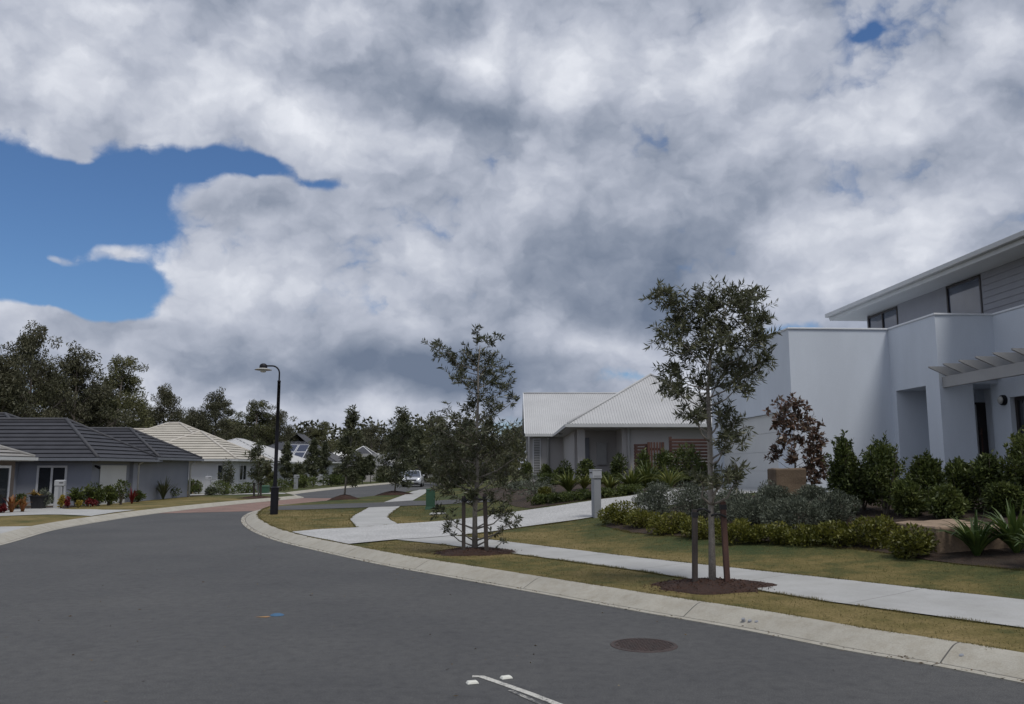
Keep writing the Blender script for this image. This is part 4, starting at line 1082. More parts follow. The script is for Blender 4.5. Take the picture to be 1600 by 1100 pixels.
BM, WM = M['bright_metal'], M['white_metal']
D_ = house('white_roofed_house', 'house with plain white metal hip roof behind the cream roofed house', (-21, 77, -.2), [(-32.5, -21.6, 77, 89.5, -.6, 2.1)], M['white_wall'],
           [(-33, -21, 76, 90, 2.2, .38, 'rib', .5, (), WM, WM)], M['gutter'])
win(D_, (-25, 77), (-23.4, 77), .7, 1.8, (0, -1), M['white_frame'], M['glass'], 2, .08)
M['dark_metal'] = surf('slate_roof_metal', (.052, .054, .062), (.042, .043, .05), .5, .6, 20, .05, 0)
DM = M['dark_metal']
E_ = house('solar_house', 'dark roofed house with four solar panels on its roof right of the lamp', (-20, 92, -.2), [(-30.4, -19.6, 91.5, 99.5, -.6, 2.2)], M['white_wall'],
           [(-31, -19, 91, 100, 2.3, .5, 'rib', .5, (), DM, DM)], M['gutter'])
win(E_, (-24, 91.5), (-22.4, 91.5), .6, 1.8, (0, -1), M['white_frame'], M['glass'], 2, .08)
for i in range(2):
    for j in range(2):
        m = MB(); tA, tB = .35 + j * 1.75, .35 + j * 1.75 + 1.68
        x0 = -25.35 + i * 1.28 + j * .0; x1 = x0 + 1.2
        def q_(x, t, l): return (x, 91 + t - l * .447, 2.3 + t * .5 + l * .894)
        m.hexa([q_(x0, tA, .06), q_(x1, tA, .06), q_(x1, tB, .06), q_(x0, tB, .06)], [q_(x0, tA, .1), q_(x1, tA, .1), q_(x1, tB, .1), q_(x0, tB, .1)])
        so_ = m.build('solar_panel', M['white_frame'], E_)
        m = MB(); m.hexa([q_(x0 + .06, tA + .06, .1), q_(x1 - .06, tA + .06, .1), q_(x1 - .06, tB - .06, .1), q_(x0 + .06, tB - .06, .1)], [q_(x0 + .06, tA + .06, .104), q_(x1 - .06, tA + .06, .104), q_(x1 - .06, tB - .06, .104), q_(x0 + .06, tB - .06, .104)])
        m.build('cells', M['solar'], so_)
F1 = house('gabled_house', 'house with dark steep gable roof behind the verge trees', (-26, 104, -.2), [(-30.4, -23.2, 104.6, 111.4, -.6, 2.2)], M['white_wall'],
           [(-31, -22.6, 104, 112, 2.3, .85, 'rib', .5, ('y0',), DM, DM)], M['gutter'])
m = MB(); m.idx([(-30.4, 104.6, 2.1), (-23.2, 104.6, 2.1), (-26.8, 104.6, 5.2), (-30.4, 104.75, 2.1), (-23.2, 104.75, 2.1), (-26.8, 104.75, 5.2)], [(0, 1, 2), (5, 4, 3), (0, 3, 4, 1), (1, 4, 5, 2), (2, 5, 3, 0)]); m.build('gable_wall', M['dark_gutter'], F1)
win(F1, (-26, 104.6), (-24.4, 104.6), .6, 1.9, (0, -1), M['white_frame'], M['glass'], 2, .08)
F2 = house('white_roofed_house', 'bright white metal roofed house seen between the dark gable and the grey gable', (-25, 118, -.2), [(-28.5, -22.5, 118.5, 125.5, -.6, 2.2)], M['white_wall'],
           [(-29, -22, 118, 126, 2.4, .5, 'rib', .5, (), BM, BM)], M['gutter'])
win(F2, (-25, 118.5), (-23.4, 118.5), .6, 1.9, (0, -1), M['white_frame'], M['glass'], 2, .08)
G_ = house('ridged_house', 'dark roofed house with white ridge capping and pale grey gable near the bend', (-20, 111, -.2), [(-23.5, -17.3, 111.5, 119.5, -.6, 1.95), (-19.4, -17.2, 108.6, 111.5, -.6, 1.95)], M['grey_render'],
           [(-24, -16.8, 111, 120, 2.05, .7, 'rib', .5, (), DM, BM)], M['gutter'])
m = MB(); m.idx([(-19.6, 108.5, 1.95), (-17.0, 108.5, 1.95), (-17.3, 108.5, 3.5), (-19.3, 108.5, 3.5), (-19.6, 111.9, 1.95), (-17.0, 111.9, 1.95), (-17.3, 111.9, 3.5), (-19.3, 111.9, 3.5)], [(0, 1, 2, 3), (7, 6, 5, 4), (0, 4, 5, 1), (1, 5, 6, 2), (2, 6, 7, 3), (3, 7, 4, 0)]); m.build('gable_wall', M['grey_trim'], G_)
m = MB(); m.idx([(-17.12, 108.42, 1.9), (-16.9, 108.42, 1.9), (-17.2, 108.42, 3.55), (-17.42, 108.42, 3.55), (-17.12, 108.49, 1.9), (-16.9, 108.49, 1.9), (-17.2, 108.49, 3.55), (-17.42, 108.49, 3.55)], [(0, 1, 2, 3), (7, 6, 5, 4), (0, 4, 5, 1), (1, 5, 6, 2), (2, 6, 7, 3), (3, 7, 4, 0)]); m.build('barge_board', M['bright_metal'], G_)
H_ = house('white_roofed_house', 'farthest white metal roofed house left of the silver car', (-20, 136, -.2), [(-23.5, -16.5, 136, 142.5, -.6, 2.4)], M['white_wall'],
           [(-24, -16, 135, 143, 2.5, .45, 'rib', .6, (), BM, BM)], M['gutter'])
win(H_, (-20, 136), (-18.4, 136), .6, 1.9, (0, -1), M['white_frame'], M['glass'], 2, .08)
I_ = house('white_walled_house', 'white walled house glimpsed through the trees above the silver car', (-15, 128, -.2), [(-15.6, -9, 128.5, 135.5, -.6, 2.5)], M['bright_metal'],
           [(-16.1, -8.5, 128, 136, 2.5, .4, 'rib', .6, (), BM, BM)], M['gutter'])
win(I_, (-13, 128.5), (-11.4, 128.5), .6, 1.9, (0, -1), M['white_frame'], M['glass'], 2, .08)

# ------------------------------------------------------------------ car
q = Vector((xa(646, 75), 75, 0))
cr = thing('silver_car', 'silver car facing the camera on the far road under trees', 'car', q, rotz=.06)
st = [  # y, half width, z sill, z shoulder
    (-2.1, .62, .34, .58), (-2.02, .76, .26, .66), (-1.75, .83, .22, .76), (-1.1, .86, .2, .88), (-.3, .87, .2, .93), (.9, .87, .2, .96), (1.6, .85, .22, .98), (1.98, .78, .28, .95), (2.06, .7, .36, .85)]
v, f = [], []
for (y, hw, zl, zh) in st:
    v += [(-hw * .9, y, zl), (-hw, y, zl + .12), (-hw, y, zh - .14), (-hw * .9, y, zh), (hw * .9, y, zh), (hw, y, zh - .14), (hw, y, zl + .12), (hw * .9, y, zl)]
for i in range(len(st) - 1):
    for k in range(8): f.append((i * 8 + k, (i + 1) * 8 + k, (i + 1) * 8 + (k + 1) % 8, i * 8 + (k + 1) % 8))
f += [tuple(range(8)), tuple(range(len(v) - 1, len(v) - 9, -1))]
m = MB(); m.idx(v, f); cb_ = m.build('body', M['silver'], cr, local=True, smooth=False, bevel=.03)
cab = [(-1.05, .78, .86), (-.25, .66, 1.40), (1.2, .66, 1.46), (1.95, .72, .95)]
m = MB(); m.hexa([(-.80, -1.08, .84), (.80, -1.08, .84), (.78, 1.98, .9), (-.78, 1.98, .9)], [(-.62, -.30, 1.42), (.62, -.30, 1.42), (.62, 1.35, 1.47), (-.62, 1.35, 1.47)]); m.build('cabin', M['silver'], cr, local=True, bevel=.03)
m = MB(); m.face((-.70, -1.04, .90), (.70, -1.04, .90), (.56, -.36, 1.385), (-.56, -.36, 1.385)); v_ = m.v
m = MB(); m.hexa([(-.70, -1.06, .90), (.70, -1.06, .90), (.70, -1.0, .90), (-.70, -1.0, .90)], [(-.56, -.39, 1.385), (.56, -.39, 1.385), (.56, -.33, 1.385), (-.56, -.33, 1.385)]); m.build('windscreen', M['glass_blue'], cr, local=True)
for s in (-1, 1):
    m = MB()
    a_ = [(s * .775, -.8, .95), (s * .775, 1.7, .97), (s * .655, 1.25, 1.38), (s * .655, -.25, 1.36)]
    b_ = [(x + s * .02, y, z) for x, y, z in a_]
    m.idx(a_ + b_, [(0, 1, 2, 3), (7, 6, 5, 4), (0, 4, 5, 1), (1, 5, 6, 2), (2, 6, 7, 3), (3, 7, 4, 0)]); m.build('side_window', M['glass'], cr, local=True)
    m = MB(); m.hexa([(s * .62 - .17, -2.07, .56), (s * .62 + .14, -1.99, .58), (s * .62 + .18, -1.7, .58), (s * .62 - .17, -1.8, .56)], [(s * .62 - .15, -2.03, .70), (s * .62 + .12, -1.93, .74), (s * .62 + .16, -1.65, .77), (s * .62 - .15, -1.75, .74)]); m.build('headlight', M['headlight'], cr, local=True, bevel=.02)
    m = MB(); m.box(s * .97 - .09, s * .97 + .09, -.85, -.72, .93, 1.06); m.build('mirror', M['silver'], cr, local=True, bevel=.03)
    for y in (-1.3, 1.3):
        m = MB(); m.tube([(s * .70, y, .31), (s * .90, y, .31)], .31, 20); wh_ = m.build('wheel', M['tyre'], cr, local=True)
        m = MB(); m.tube([(s * .895, y, .31), (s * .915, y, .31)], .2, 16); m.build('rim', M['letter_pale'], wh_, local=True)
m = MB(); m.box(-.40, .40, -2.13, -2.05, .54, .66); m.build('grille', M['black_plastic'], cr, local=True, bevel=.01)
m = MB(); m.box(-.60, .60, -2.125, -2.03, .27, .40); m.build('air_intake', M['black_plastic'], cr, local=True, bevel=.01)
m = MB(); m.box(-.19, .19, -2.14, -2.115, .42, .52); m.build('number_plate', M['marker'], cr, local=True)

# ------------------------------------------------------------------ foliage builders
def lump_points(c, rad, n, lumps, taper=0.0, seed=0, flat=1.0):
    """points and outward directions through a lumpy crown: c centre, rad (rx, ry, rz)"""
    r_ = np.random.default_rng(seed)
    rad = np.array(rad, float)
    lc_ = unit(r_.normal(size=(lumps, 3))) * (r_.uniform(.25, 1, (lumps, 1)) ** .5) * .72
    if taper: lc_[:, :2] *= (1 - taper * (lc_[:, 2:3] * .5 + .5))
    lr_ = r_.uniform(.22, .44, lumps)
    k = r_.integers(0, lumps, n)
    d = unit(r_.normal(size=(n, 3)))
    rr = r_.uniform(.35, 1.0, (n, 1)) ** .5
    p = lc_[k] + d * rr * lr_[k][:, None]
    out = unit(p * .6 + d * .7)
    return np.array(c) + p * rad, out

def put_root(name, label, cat, base, group): return thing(name, label, cat, base, group)

def shrub(u, Y, wpx, topv, mat, label, n=1400, Ln=.07, W=.03, lumps=16, taper=.5, up=.35, name='shrub', group=None, cat='shrub', low=.0, stems=5, seed=None, depth=1.0, basez=None, curl=.12, shoots=0):
    b = G(u, Y)
    if basez is not None: b.z = basez
    h = at(u, topv, Y).z - b.z
    rx = wpx * Y / FPX / 2
    seed = seed if seed is not None else int(u * 7 + topv)
    r_ = np.random.default_rng(seed)
    root = put_root(name, label, cat, b, group)
    z0 = h * low
    c = (b.x, b.y, b.z + (h + z0) / 2)
    P, O = lump_points(c, (rx, rx * depth, (h - z0) / 2), n, lumps, taper, seed)
    k = P[:, 2] > b.z + .01; P, O = P[k], O[k]
    D = unit(O * .7 + r_.normal(size=P.shape) * .55 + np.array([0, 0, up]))
    s_ = r_.uniform(.7, 1.25, len(P))
    m = MB()
    if shoots:
        SP, SD = [P], [D]
        for i in range(shoots):
            q_ = P[r_.integers(0, len(P))]
            if q_[2] < b.z + h * .45: continue
            ax = unit(np.array([[r_.normal() * .35 + (q_[0] - b.x) / rx * .45, r_.normal() * .35 + (q_[1] - b.y) / rx * .45, 1.0]]))[0]
            L_ = h * r_.uniform(.10, .22); k_ = 16
            tt = r_.uniform(0, 1, (k_, 1)); SP.append(q_ + ax * L_ * tt); SD.append(unit(ax * .7 + r_.normal(size=(k_, 3)) * .6))
            m.tube([tuple(q_ - ax * .1), tuple(q_ + ax * L_)], [.004, .0015], 3, cap=False)
        P = np.concatenate(SP); D = np.concatenate(SD); s_ = r_.uniform(.7, 1.25, len(P))
    leaf_mesh('foliage', leaves(P, D, Ln * s_, W * s_, curl), mat, root)
    for i in range(stems):
        a = r_.uniform(0, 6.28); rr = rx * r_.uniform(.2, .6)
        m.tube([(b.x + r_.normal() * .03, b.y + r_.normal() * .03, b.z - .05), (b.x + math.cos(a) * rr * .5, b.y + math.sin(a) * rr * .5, b.z + h * .4), (b.x + math.cos(a) * rr, b.y + math.sin(a) * rr * depth, b.z + h * r_.uniform(.65, .9))], [.02 * h + .004, .012 * h + .003, .003], 5)
    m.build('stem', M['twig'], root)
    return root

def strap(u, Y, wpx, topv, mat, label, n=34, width=.05, name='flax', group=None, cat='plant', seed=None, droop=.55, basez=None):
    b = G(u, Y)
    if basez is not None: b.z = basez
    h = at(u, topv, Y).z - b.z; rx = wpx * Y / FPX / 2
    r_ = np.random.default_rng(seed if seed is not None else int(u * 3 + topv))
    root = put_root(name, label, cat, b, group)
    V = []
    m = MB()
    for i in range(n):
        a = r_.uniform(0, 6.283); e = r_.uniform(0, 1) ** .8
        L_ = h * r_.uniform(.75, 1.08); out = rx * (.15 + e * .95)
        d = Vector((math.cos(a), math.sin(a), 0)); sd_ = Vector((-d.y, d.x, 0))
        pts = []
        for k in range(7):
            t = k / 6
            zz = L_ * (t * (1.15 - .15 * t) - e * droop * t ** 2.4)
            pts.append(Vector((b.x, b.y, b.z)) + d * (.03 + out * (t ** 1.25)) + Vector((0, 0, zz)))
        for k in range(6):
            w0 = width * (.55 + .6 * math.sin(min(1, k / 6 + .12) * math.pi)) * (1 - k / 6) ** .35 / 1.2
            w1 = width * (.55 + .6 * math.sin(min(1, (k + 1) / 6 + .12) * math.pi)) * max(0.02, 1 - (k + 1) / 6) ** .35 / 1.2
            lift = Vector((0, 0, .22))
            i0 = len(m.v)
            if k == 0: m.v += [pts[0] - sd_ * w0 / 2 + lift * w0, pts[0], pts[0] + sd_ * w0 / 2 + lift * w0]
            m.v += [pts[k + 1] - sd_ * w1 / 2 + lift * w1, pts[k + 1], pts[k + 1] + sd_ * w1 / 2 + lift * w1]
            j = len(m.v) - 6
            m.f += [(j, j + 1, j + 4, j + 3), (j + 1, j + 2, j + 5, j + 4)]; m.m += [0, 0]
    m.build('leaves', mat, root)
    return root

# ------------------------------------------------------------------ the two young street trees
def young_tree(label, Y, trunk, clumps, seed, Ln, W, spread, twigs=7, per=10, mat=None, rbase=.055, name='young_tree', barkm=None, brad=1.0, base=None, cat='tree', spray=.8, stems=None):
    r_ = np.random.default_rng(seed); rd = random.Random(seed)
    tp = [at(u, v, Y) for (u, v) in trunk]
    b = Vector(tp[0]); b.z = H(b.x, b.y) if base is None else base; tp[0] = Vector((b.x, b.y, b.z - .1))
    root = thing(name, label, cat, b)
    mt = MB()
    n = len(tp)
    rad = [rbase * (1 - .86 * (i / (n - 1)) ** .9) for i in range(n)]; rad[0] = rbase * 1.12
    mt.tube(tp, rad, 12)
    # dense sampling of the trunk
    S = []
    for i in range(n - 1):
        for k in range(8): S.append((tp[i].lerp(tp[i + 1], k / 8), rad[i] + (rad[i + 1] - rad[i]) * k / 8))
    S.append((tp[-1], rad[-1]))
    br, tw = mt, mt
    PP, DD = [], []
    for (u, v, rpx) in clumps:
        dy = rd.uniform(-1, 1) * spread
        C = at(u, v, Y); C = Vector((C.x * (Y + dy) / Y, Y + dy, C.z)); Rr = rpx * Y / FPX
        best = min(S, key=lambda s: (s[0] - C).length + max(0, s[0].z - C.z + .25) * 3 + abs((C.z - s[0].z) - .55 * math.hypot(C.x - s[0].x, C.y - s[0].y)) * .7)
        p0, r0 = best
        mid = p0.lerp(C, .5) + Vector((rd.uniform(-.04, .04), rd.uniform(-.04, .04), -.03 if C.z > p0.z else .12)) * (1 + (C - p0).length)
        rb = min(r0 * .5, .018) * brad
        q1 = p0.lerp(mid, .5) + Vector((rd.uniform(-.02, .02), rd.uniform(-.02, .02), 0)); q2 = mid.lerp(C, .5) + Vector((rd.uniform(-.02, .02), rd.uniform(-.02, .02), .01))
        mt.mat(0 if rb > .008 * brad else 1).tube([p0, q1, mid, q2, C], [rb, rb * .85, rb * .65, rb * .5, rb * .3], 5)
        axis = (C - p0); axis = axis.normalized() if axis.length > .05 else Vector((0, 0, 1))
        for t in range(max(3, int(twigs * (rpx / 22) ** 1.3))):
            dirv = Vector(r_.normal(size=3)).normalized() * .9 + axis * .55 + Vector((0, 0, .42))
            dirv.normalize()
            s0 = C + Vector(r_.normal(size=3)) * Rr * .42
            if t % 3 == 0: s0 = mid.lerp(C, rd.uniform(.3, 1))
            L_ = Rr * rd.uniform(.65, 1.25)
            e1 = s0 + dirv * L_ * .5 + Vector((0, 0, .02)); e2 = s0 + dirv * L_ + Vector((0, 0, -.02 * L_))
            mt.mat(1).tube([s0, e1, e2], [.0042 * brad, .003 * brad, .0015], 3, cap=False)
            for k in range(per):
                f_ = (k + rd.random()) / per
                p_ = s0.lerp(e1, f_ * 2) if f_ < .5 else e1.lerp(e2, f_ * 2 - 1)
                sdv = Vector(r_.normal(size=3)); sdv = sdv - dirv * sdv.dot(dirv); sdv.normalize()
                PP.append(p_); DD.append((dirv * .55 + sdv * spray + Vector((0, 0, -.05))).normalized())
    P = np.array([tuple(p) for p in PP]); D = np.array([tuple(d) for d in DD])
    s_ = r_.uniform(.65, 1.2, len(P))
    mt.build('trunk', [barkm or M['bark'], M['twig']], root, smooth=True)
    leaf_mesh('crown', leaves(P, D, Ln * s_, W * s_, .06), mat or M['leaf_young'], root)
    return root, b

T2C = [(1045, 478, 24), (1040, 465, 14), (1060, 508, 28), (1090, 488, 32), (1120, 478, 32), (1148, 466, 26), (1168, 468, 20), (1184, 452, 14), (1165, 498, 32), (1130, 520, 34), (1043, 528, 24), (1075, 545, 28), (1110, 555, 30), (1152, 545, 32), (1185, 540, 22), (1200, 562, 15), (1180, 578, 22), (1056, 580, 24), (1040, 606, 18), (1062, 618, 18), (1092, 598, 26), (1124, 598, 24), (1100, 640, 18), (1088, 658, 15), (1130, 645, 20), (1144, 668, 20), (1150, 688, 17), (1130, 700, 16), (1160, 605, 20), (1185, 510, 14), (1095, 520, 26), (1140, 575, 24), (1072, 645, 12),
       (1140, 742, 20), (1128, 752, 16), (1150, 752, 12), (1098, 752, 11), (1088, 745, 9)]
t2, b2 = young_tree('nearest young street tree with an open airy crown and pale trunk', 10.75, [(1113, 917), (1112, 840), (1110, 740), (1108, 660), (1106, 610), (1110, 560), (1122, 510), (1140, 470)], T2C, 21, .098, .022, .42, 17, 16, rbase=.047)
T1C = [(680, 541, 11), (692, 550, 14), (706, 562, 15), (718, 574, 17), (728, 552, 13), (746, 532, 14), (766, 538, 14), (742, 560, 20), (764, 566, 22), (784, 578, 15), (792, 606, 12), (745, 598, 26), (722, 598, 18), (770, 603, 20), (740, 634, 22), (764, 638, 20), (795, 630, 10), (804, 628, 6), (706, 658, 25), (682, 668, 18), (730, 668, 26), (765, 668, 28), (700, 700, 32), (680, 718, 22), (740, 708, 32), (775, 708, 32), (795, 690, 17), (690, 742, 26), (720, 745, 28), (760, 745, 32), (788, 742, 22), (700, 768, 20), (780, 775, 20), (740, 775, 18), (812, 712, 12), (808, 745, 14),
       (690, 798, 11), (702, 815, 11), (696, 830, 8), (790, 798, 15), (786, 826, 13), (800, 812, 10), (770, 803, 10), (785, 848, 7), (750, 690, 26), (715, 715, 26)]
t1, b1 = young_tree('taller bushy young street tree left of the nearest one with low hanging foliage', 15.1, [(742, 864), (742, 800), (746, 740), (745, 680), (747, 620), (747, 575), (750, 540)], T1C, 22, .10, .023, .5, 17, 16, rbase=.05)

def mound(c, rx, ry, h, label, seed):
    r_ = np.random.default_rng(seed)
    m = MB(); n, k = 40, 9
    v, f = [], []
    v.append((0, 0, h))
    for i in range(1, k + 1):
        t = i / k
        for j in range(n):
            a = 2 * math.pi * j / n; w_ = 1 + .10 * math.sin(3 * a + seed) + .06 * math.sin(7 * a + 2 * seed) + r_.normal() * .015
            x, y = math.cos(a) * rx * t * w_, math.sin(a) * ry * t * w_
            v.append((x, y, h * (1 - t ** 1.6) + (r_.normal() * .005 if i < k else -.02) + H(c.x + x, c.y + y) - c.z))
    for j in range(n): f.append((0, 1 + j, 1 + (j + 1) % n))
    for i in range(k - 1):
        for j in range(n):
            a, b = 1 + i * n + j, 1 + i * n + (j + 1) % n; f.append((a, a + n, b + n, b))
    m.idx(v, f)
    root = thing('mulch_mound', label, 'mulch mound', c)
    m.build('heap', M['mulch'], root, local=True, smooth=True)
    nn = int(1500 * min(1, rx))
    a = r_.uniform(0, 6.283, nn); t = r_.uniform(0, 1, nn) ** .55 * 1.1
    P = np.stack([np.cos(a) * rx * t, np.sin(a) * ry * t, h * np.clip(1 - t ** 1.6, 0, 1) + .004], 1)
    P[:, 2] += np.array([H(c.x + x, c.y + y) - c.z for x, y in P[:, :2]])
    D = unit(np.stack([r_.normal(size=nn), r_.normal(size=nn), r_.normal(size=nn) * .25 + .12], 1))
    o = leaf_mesh('chips', leaves(P, D, r_.uniform(.015, .045, nn), r_.uniform(.006, .013, nn), .1), M['chip'], root, local=True)
    o['kind'] = 'stuff'
M['chip'] = leafmat('bark_chip', [(.03, .016, .012), (.06, .03, .02), (.095, .05, .034), (.16, .10, .07)], 5, .9, 0, .2)
mound(b2, .80, .62, .085, 'mound of red brown mulch at the foot of the nearest young tree', 1)
mound(b1, .78, .60, .085, 'mound of dark mulch at the foot of the bushy young tree', 2)
def stake(u, vt, vb, Y, label, mat, w=.032, lean=0):
    t, b = at(u + lean, vt, Y), at(u, vb, Y)
    b.z = min(b.z, H(b.x, b.y) + .05)
    r = thing('tree_stake', label, 'tree stake', b, 'tree stakes')
    m = MB(); d = t - b
    m.hexa([b + Vector((-w, -w, -.1)), b + Vector((w, -w, -.1)), b + Vector((w, w, -.1)), b + Vector((-w, w, -.1))], [t + Vector((-w, -w, 0)), t + Vector((w, -w, 0)), t + Vector((w, w, 0)), t + Vector((-w, w, 0))])
    m.build('post', M[mat], r, bevel=.004)
    m = MB(); zz = b.lerp(t, .93); m.box(zz.x - w - .006, zz.x + w + .006, zz.y - w - .006, zz.y + w + .006, zz.z - .03, zz.z + .03); m.build('strap', M['tie'], r)
stake(1085.5, 796, 912, 10.7, 'left weathered stake beside the nearest young tree', 'stake')
stake(1137, 783, 915, 10.7, 'right reddish stake beside the nearest young tree', 'stake_red', .033, -8)
stake(724.5, 775, 862, 14.9, 'left dark stake beside the bushy young tree', 'stake')
stake(760.5, 772, 864, 14.9, 'right dark stake beside the bushy young tree', 'stake', .036, -3)
def tie(pts, label, r_=.012):
    b = Vector(pts[1]); root = thing('tree_tie', label, 'tree tie', b, 'rubber tree ties')
    m = MB(); m.tube(pts, r_, 8); m.build('strap', M['tie'], root, smooth=True)
tie([at(1087, 803, 10.7), at(1092, 796, 10.66), at(1100, 795, 10.66), at(1110, 801, 10.66)], 'black rubber tie looped from left stake to the nearest young tree', .014)
tie([at(1111, 806, 10.66), at(1118, 803, 10.66), at(1126, 804, 10.66), at(1135, 808, 10.66)], 'black rubber tie from the nearest young tree to its right stake', .014)
tie([at(726, 784, 14.85), at(734, 779, 14.85), at(744, 779, 14.85), at(759, 781, 14.85)], 'black rubber tie across the trunk of the bushy young tree', .018)
# ------------------------------------------------------------------ garden in front of the white house
LD, LL, LGY = M['leaf_dark'], M['leaf_lime'], M['leaf_grey']
gT = 'tall glossy hedge shrubs before the white house'
for (u, Y, w_, tv, lab) in [(1316, 16.6, 58, 672, 'narrow upright glossy shrub at the left end of the white house hedge'), (1378, 16.2, 88, 679, 'broad leafy hedge shrub below the porch opening of the white house'),
                            (1442, 16.0, 64, 702, 'low rounded hedge shrub in front of the white porch pier'), (1492, 15.6, 62, 712, 'shortest hedge shrub to the right of the white porch pier'),
                            (1536, 15.2, 66, 700, 'hedge shrub in front of the dark front door'), (1598, 14.6, 84, 670, 'tallest hedge shrub cut by the right edge of the picture'), (1345, 16.9, 60, 725, 'small dark shrub in the gap between narrow and broad hedge shrubs'),
                            (1412, 15.6, 66, 745, 'dark low shrub filling in below the broad hedge shrub'), (1470, 15.0, 70, 752, 'dark low shrub behind the sandstone slab'), (1562, 14.6, 70, 742, 'dark low shrub behind the flax by the door')]:
    shrub(u, Y, w_ * 1.16, tv + 5, LD, lab, n=4600, Ln=.08, W=.034, lumps=24, taper=.72, group=gT, shoots=80)
    # a few leading shoots
gL = 'low lime green border shrubs'
for i, (u, Y, w_, tv, lab) in enumerate([(966, 19.4, 50, 787, 'lime green shrub beside the grey pillar letterbox'), (1004, 18.4, 52, 800, 'low lime border shrub second from the letterbox'), (1046, 17.2, 56, 806, 'low lime border shrub third from the letterbox'),
                                         (1092, 16.3, 54, 810, 'low lime border shrub behind the left tree stake'), (1148, 15.4, 58, 814, 'low lime border shrub right of the nearest tree trunk'), (1198, 15.0, 56, 820, 'low lime border shrub below the grey bushes'),
                                         (1250, 14.6, 60, 822, 'low dark lime border shrub in the middle of the bed edge'), (1305, 14.2, 60, 816, 'lime border shrub left of the sandstone slab gap'), (1358, 13.8, 62, 808, 'brighter lime border shrub left of the sandstone slab'),
                                         (1413, 12.7, 52, 822, 'lime green shrub growing against the front of the sandstone slab')]):
    shrub(u, Y - .35, w_ * 1.5, tv - 5, LL, lab, n=2400, Ln=.06, W=.03, lumps=20, taper=.15, group=gL, low=-.25)
gG = 'silvery grey bushes in the garden bed'
for (u, Y, w_, tv, lab) in [(1026, 19.2, 92, 752, 'silvery grey bush behind the lime shrub by the letterbox'), (1078, 18.2, 90, 750, 'silvery grey bush left of the nearest tree trunk'), (1136, 17.6, 80, 762, 'silvery grey bush right behind the nearest tree trunk'),
                            (1180, 16.6, 100, 768, 'large silvery grey bush in the middle of the bed'), (1240, 15.8, 110, 772, 'broad silvery grey bush below the brown stone block'), (1296, 16.0, 84, 762, 'silvery grey bush beside the narrow hedge shrub'), (1205, 18.0, 70, 752, 'small silvery grey bush beside the brown stone block'), (1265, 17.5, 60, 752, 'silvery grey bush right of the brown stone block')]:
    shrub(u, Y, w_ * 1.1, tv, LGY, lab, n=6500, Ln=.055, W=.017, lumps=34, taper=.1, up=.6, group=gG, low=-.25)
for (u, Y, w_, tv, n, lab) in [(1513, 12.0, 150, 794, 46, 'spiky green flax in front of the sandstone slab'), (1574, 11.9, 170, 772, 54, 'largest spiky flax right of the sandstone slab'), (1608, 10.9, 110, 800, 34, 'spiky flax cut by the right edge of the picture')]:
    strap(u, Y, w_, tv, M['leaf_flax'], lab, int(n * 1.3), .068, 'flax', 'spiky flax plants', droop=.6)
young_tree('small tree with red brown leaves behind the brown stone block', 18.9, [(1243, 786), (1243, 740), (1241, 700), (1240, 660)],
           [(1225, 642, 17), (1245, 638, 15), (1216, 660, 13), (1250, 655, 18), (1232, 665, 18), (1265, 668, 15), (1275, 685, 15), (1255, 690, 16), (1225, 690, 13), (1215, 705, 12), (1280, 700, 10), (1268, 712, 15), (1240, 715, 13), (1278, 728, 14), (1262, 738, 15), (1284, 745, 11), (1272, 756, 14), (1210, 718, 8)],
           31, .125, .055, .35, 20, 12, M['leaf_red'], .03, 'red_leaf_tree', M['twig'], .8)
# plants along the grey house
gS = 'small dark shrubs along the grey house wall'
for (u, Y, w_, tv, lab) in [(824, 41, 20, 717, 'small dark shrub left of the louvred shutter'), (851, 40.5, 22, 722, 'small dark shrub right of the louvred shutter'), (881, 35, 30, 718, 'dark shrub left of the grey house porch'), (915, 34, 36, 716, 'dark shrub in front of the grey house porch'), (965, 33.5, 30, 700, 'conical dark shrub below the meter box'), (1003, 30, 24, 702, 'dark shrub against the upright slats'), (1072, 28.2, 60, 692, 'tall dark shrub in front of the widest slatted screen'), (1036, 28.8, 40, 700, 'dark bushy shrub between the two slatted screens')]:
    shrub(u, Y, w_ * 1.2, tv, LD, lab, n=1100, Ln=.12, W=.05, lumps=16, taper=.5, group=gS)
for (u, Y, w_, tv, n, lab) in [(888, 29.5, 70, 742, 60, 'yellow green strap leaved plant left of the pillar letterbox'), (912, 30, 50, 748, 40, 'yellowish strap leaved plant behind the pillar letterbox'), (985, 27.5, 70, 738, 60, 'strap leaved plant right of the pillar letterbox'), (1010, 28.5, 80, 726, 60, 'tall strap leaved clump below the upright slats'), (952, 28.5, 60, 750, 46, 'low strap leaved plant just right of the pillar letterbox'), (1045, 27.5, 70, 735, 50, 'strap leaved clump below the widest slatted screen')]:
    strap(u, Y - 2.2, w_ * 1.1, tv - 12, M['leaf_palm'], lab, int(n * 1.2), .08, 'strap_plant', 'strap leaved plants by the driveway', droop=.55)
for (u, Y, w_, tv, mt, lab) in [(838, 27.5, 70, 739, LGY, 'rounded grey bush left of the yellow strap plant'), (852, 26.2, 30, 760, LL, 'small bright lime shrub at the driveway edge'), (930, 27.5, 60, 772, LD, 'low dark ground shrub behind the driveway'), (870, 26.8, 60, 776, LD, 'low dark ground shrub at the left end of the driveway bed'), (975, 26.4, 50, 766, LD, 'low dark ground shrub at the right end of the driveway bed')]:
    shrub(u, Y, w_ * 1.1, tv, mt, lab, n=1300, Ln=.07, W=.026, lumps=18, taper=.3, low=-.1)

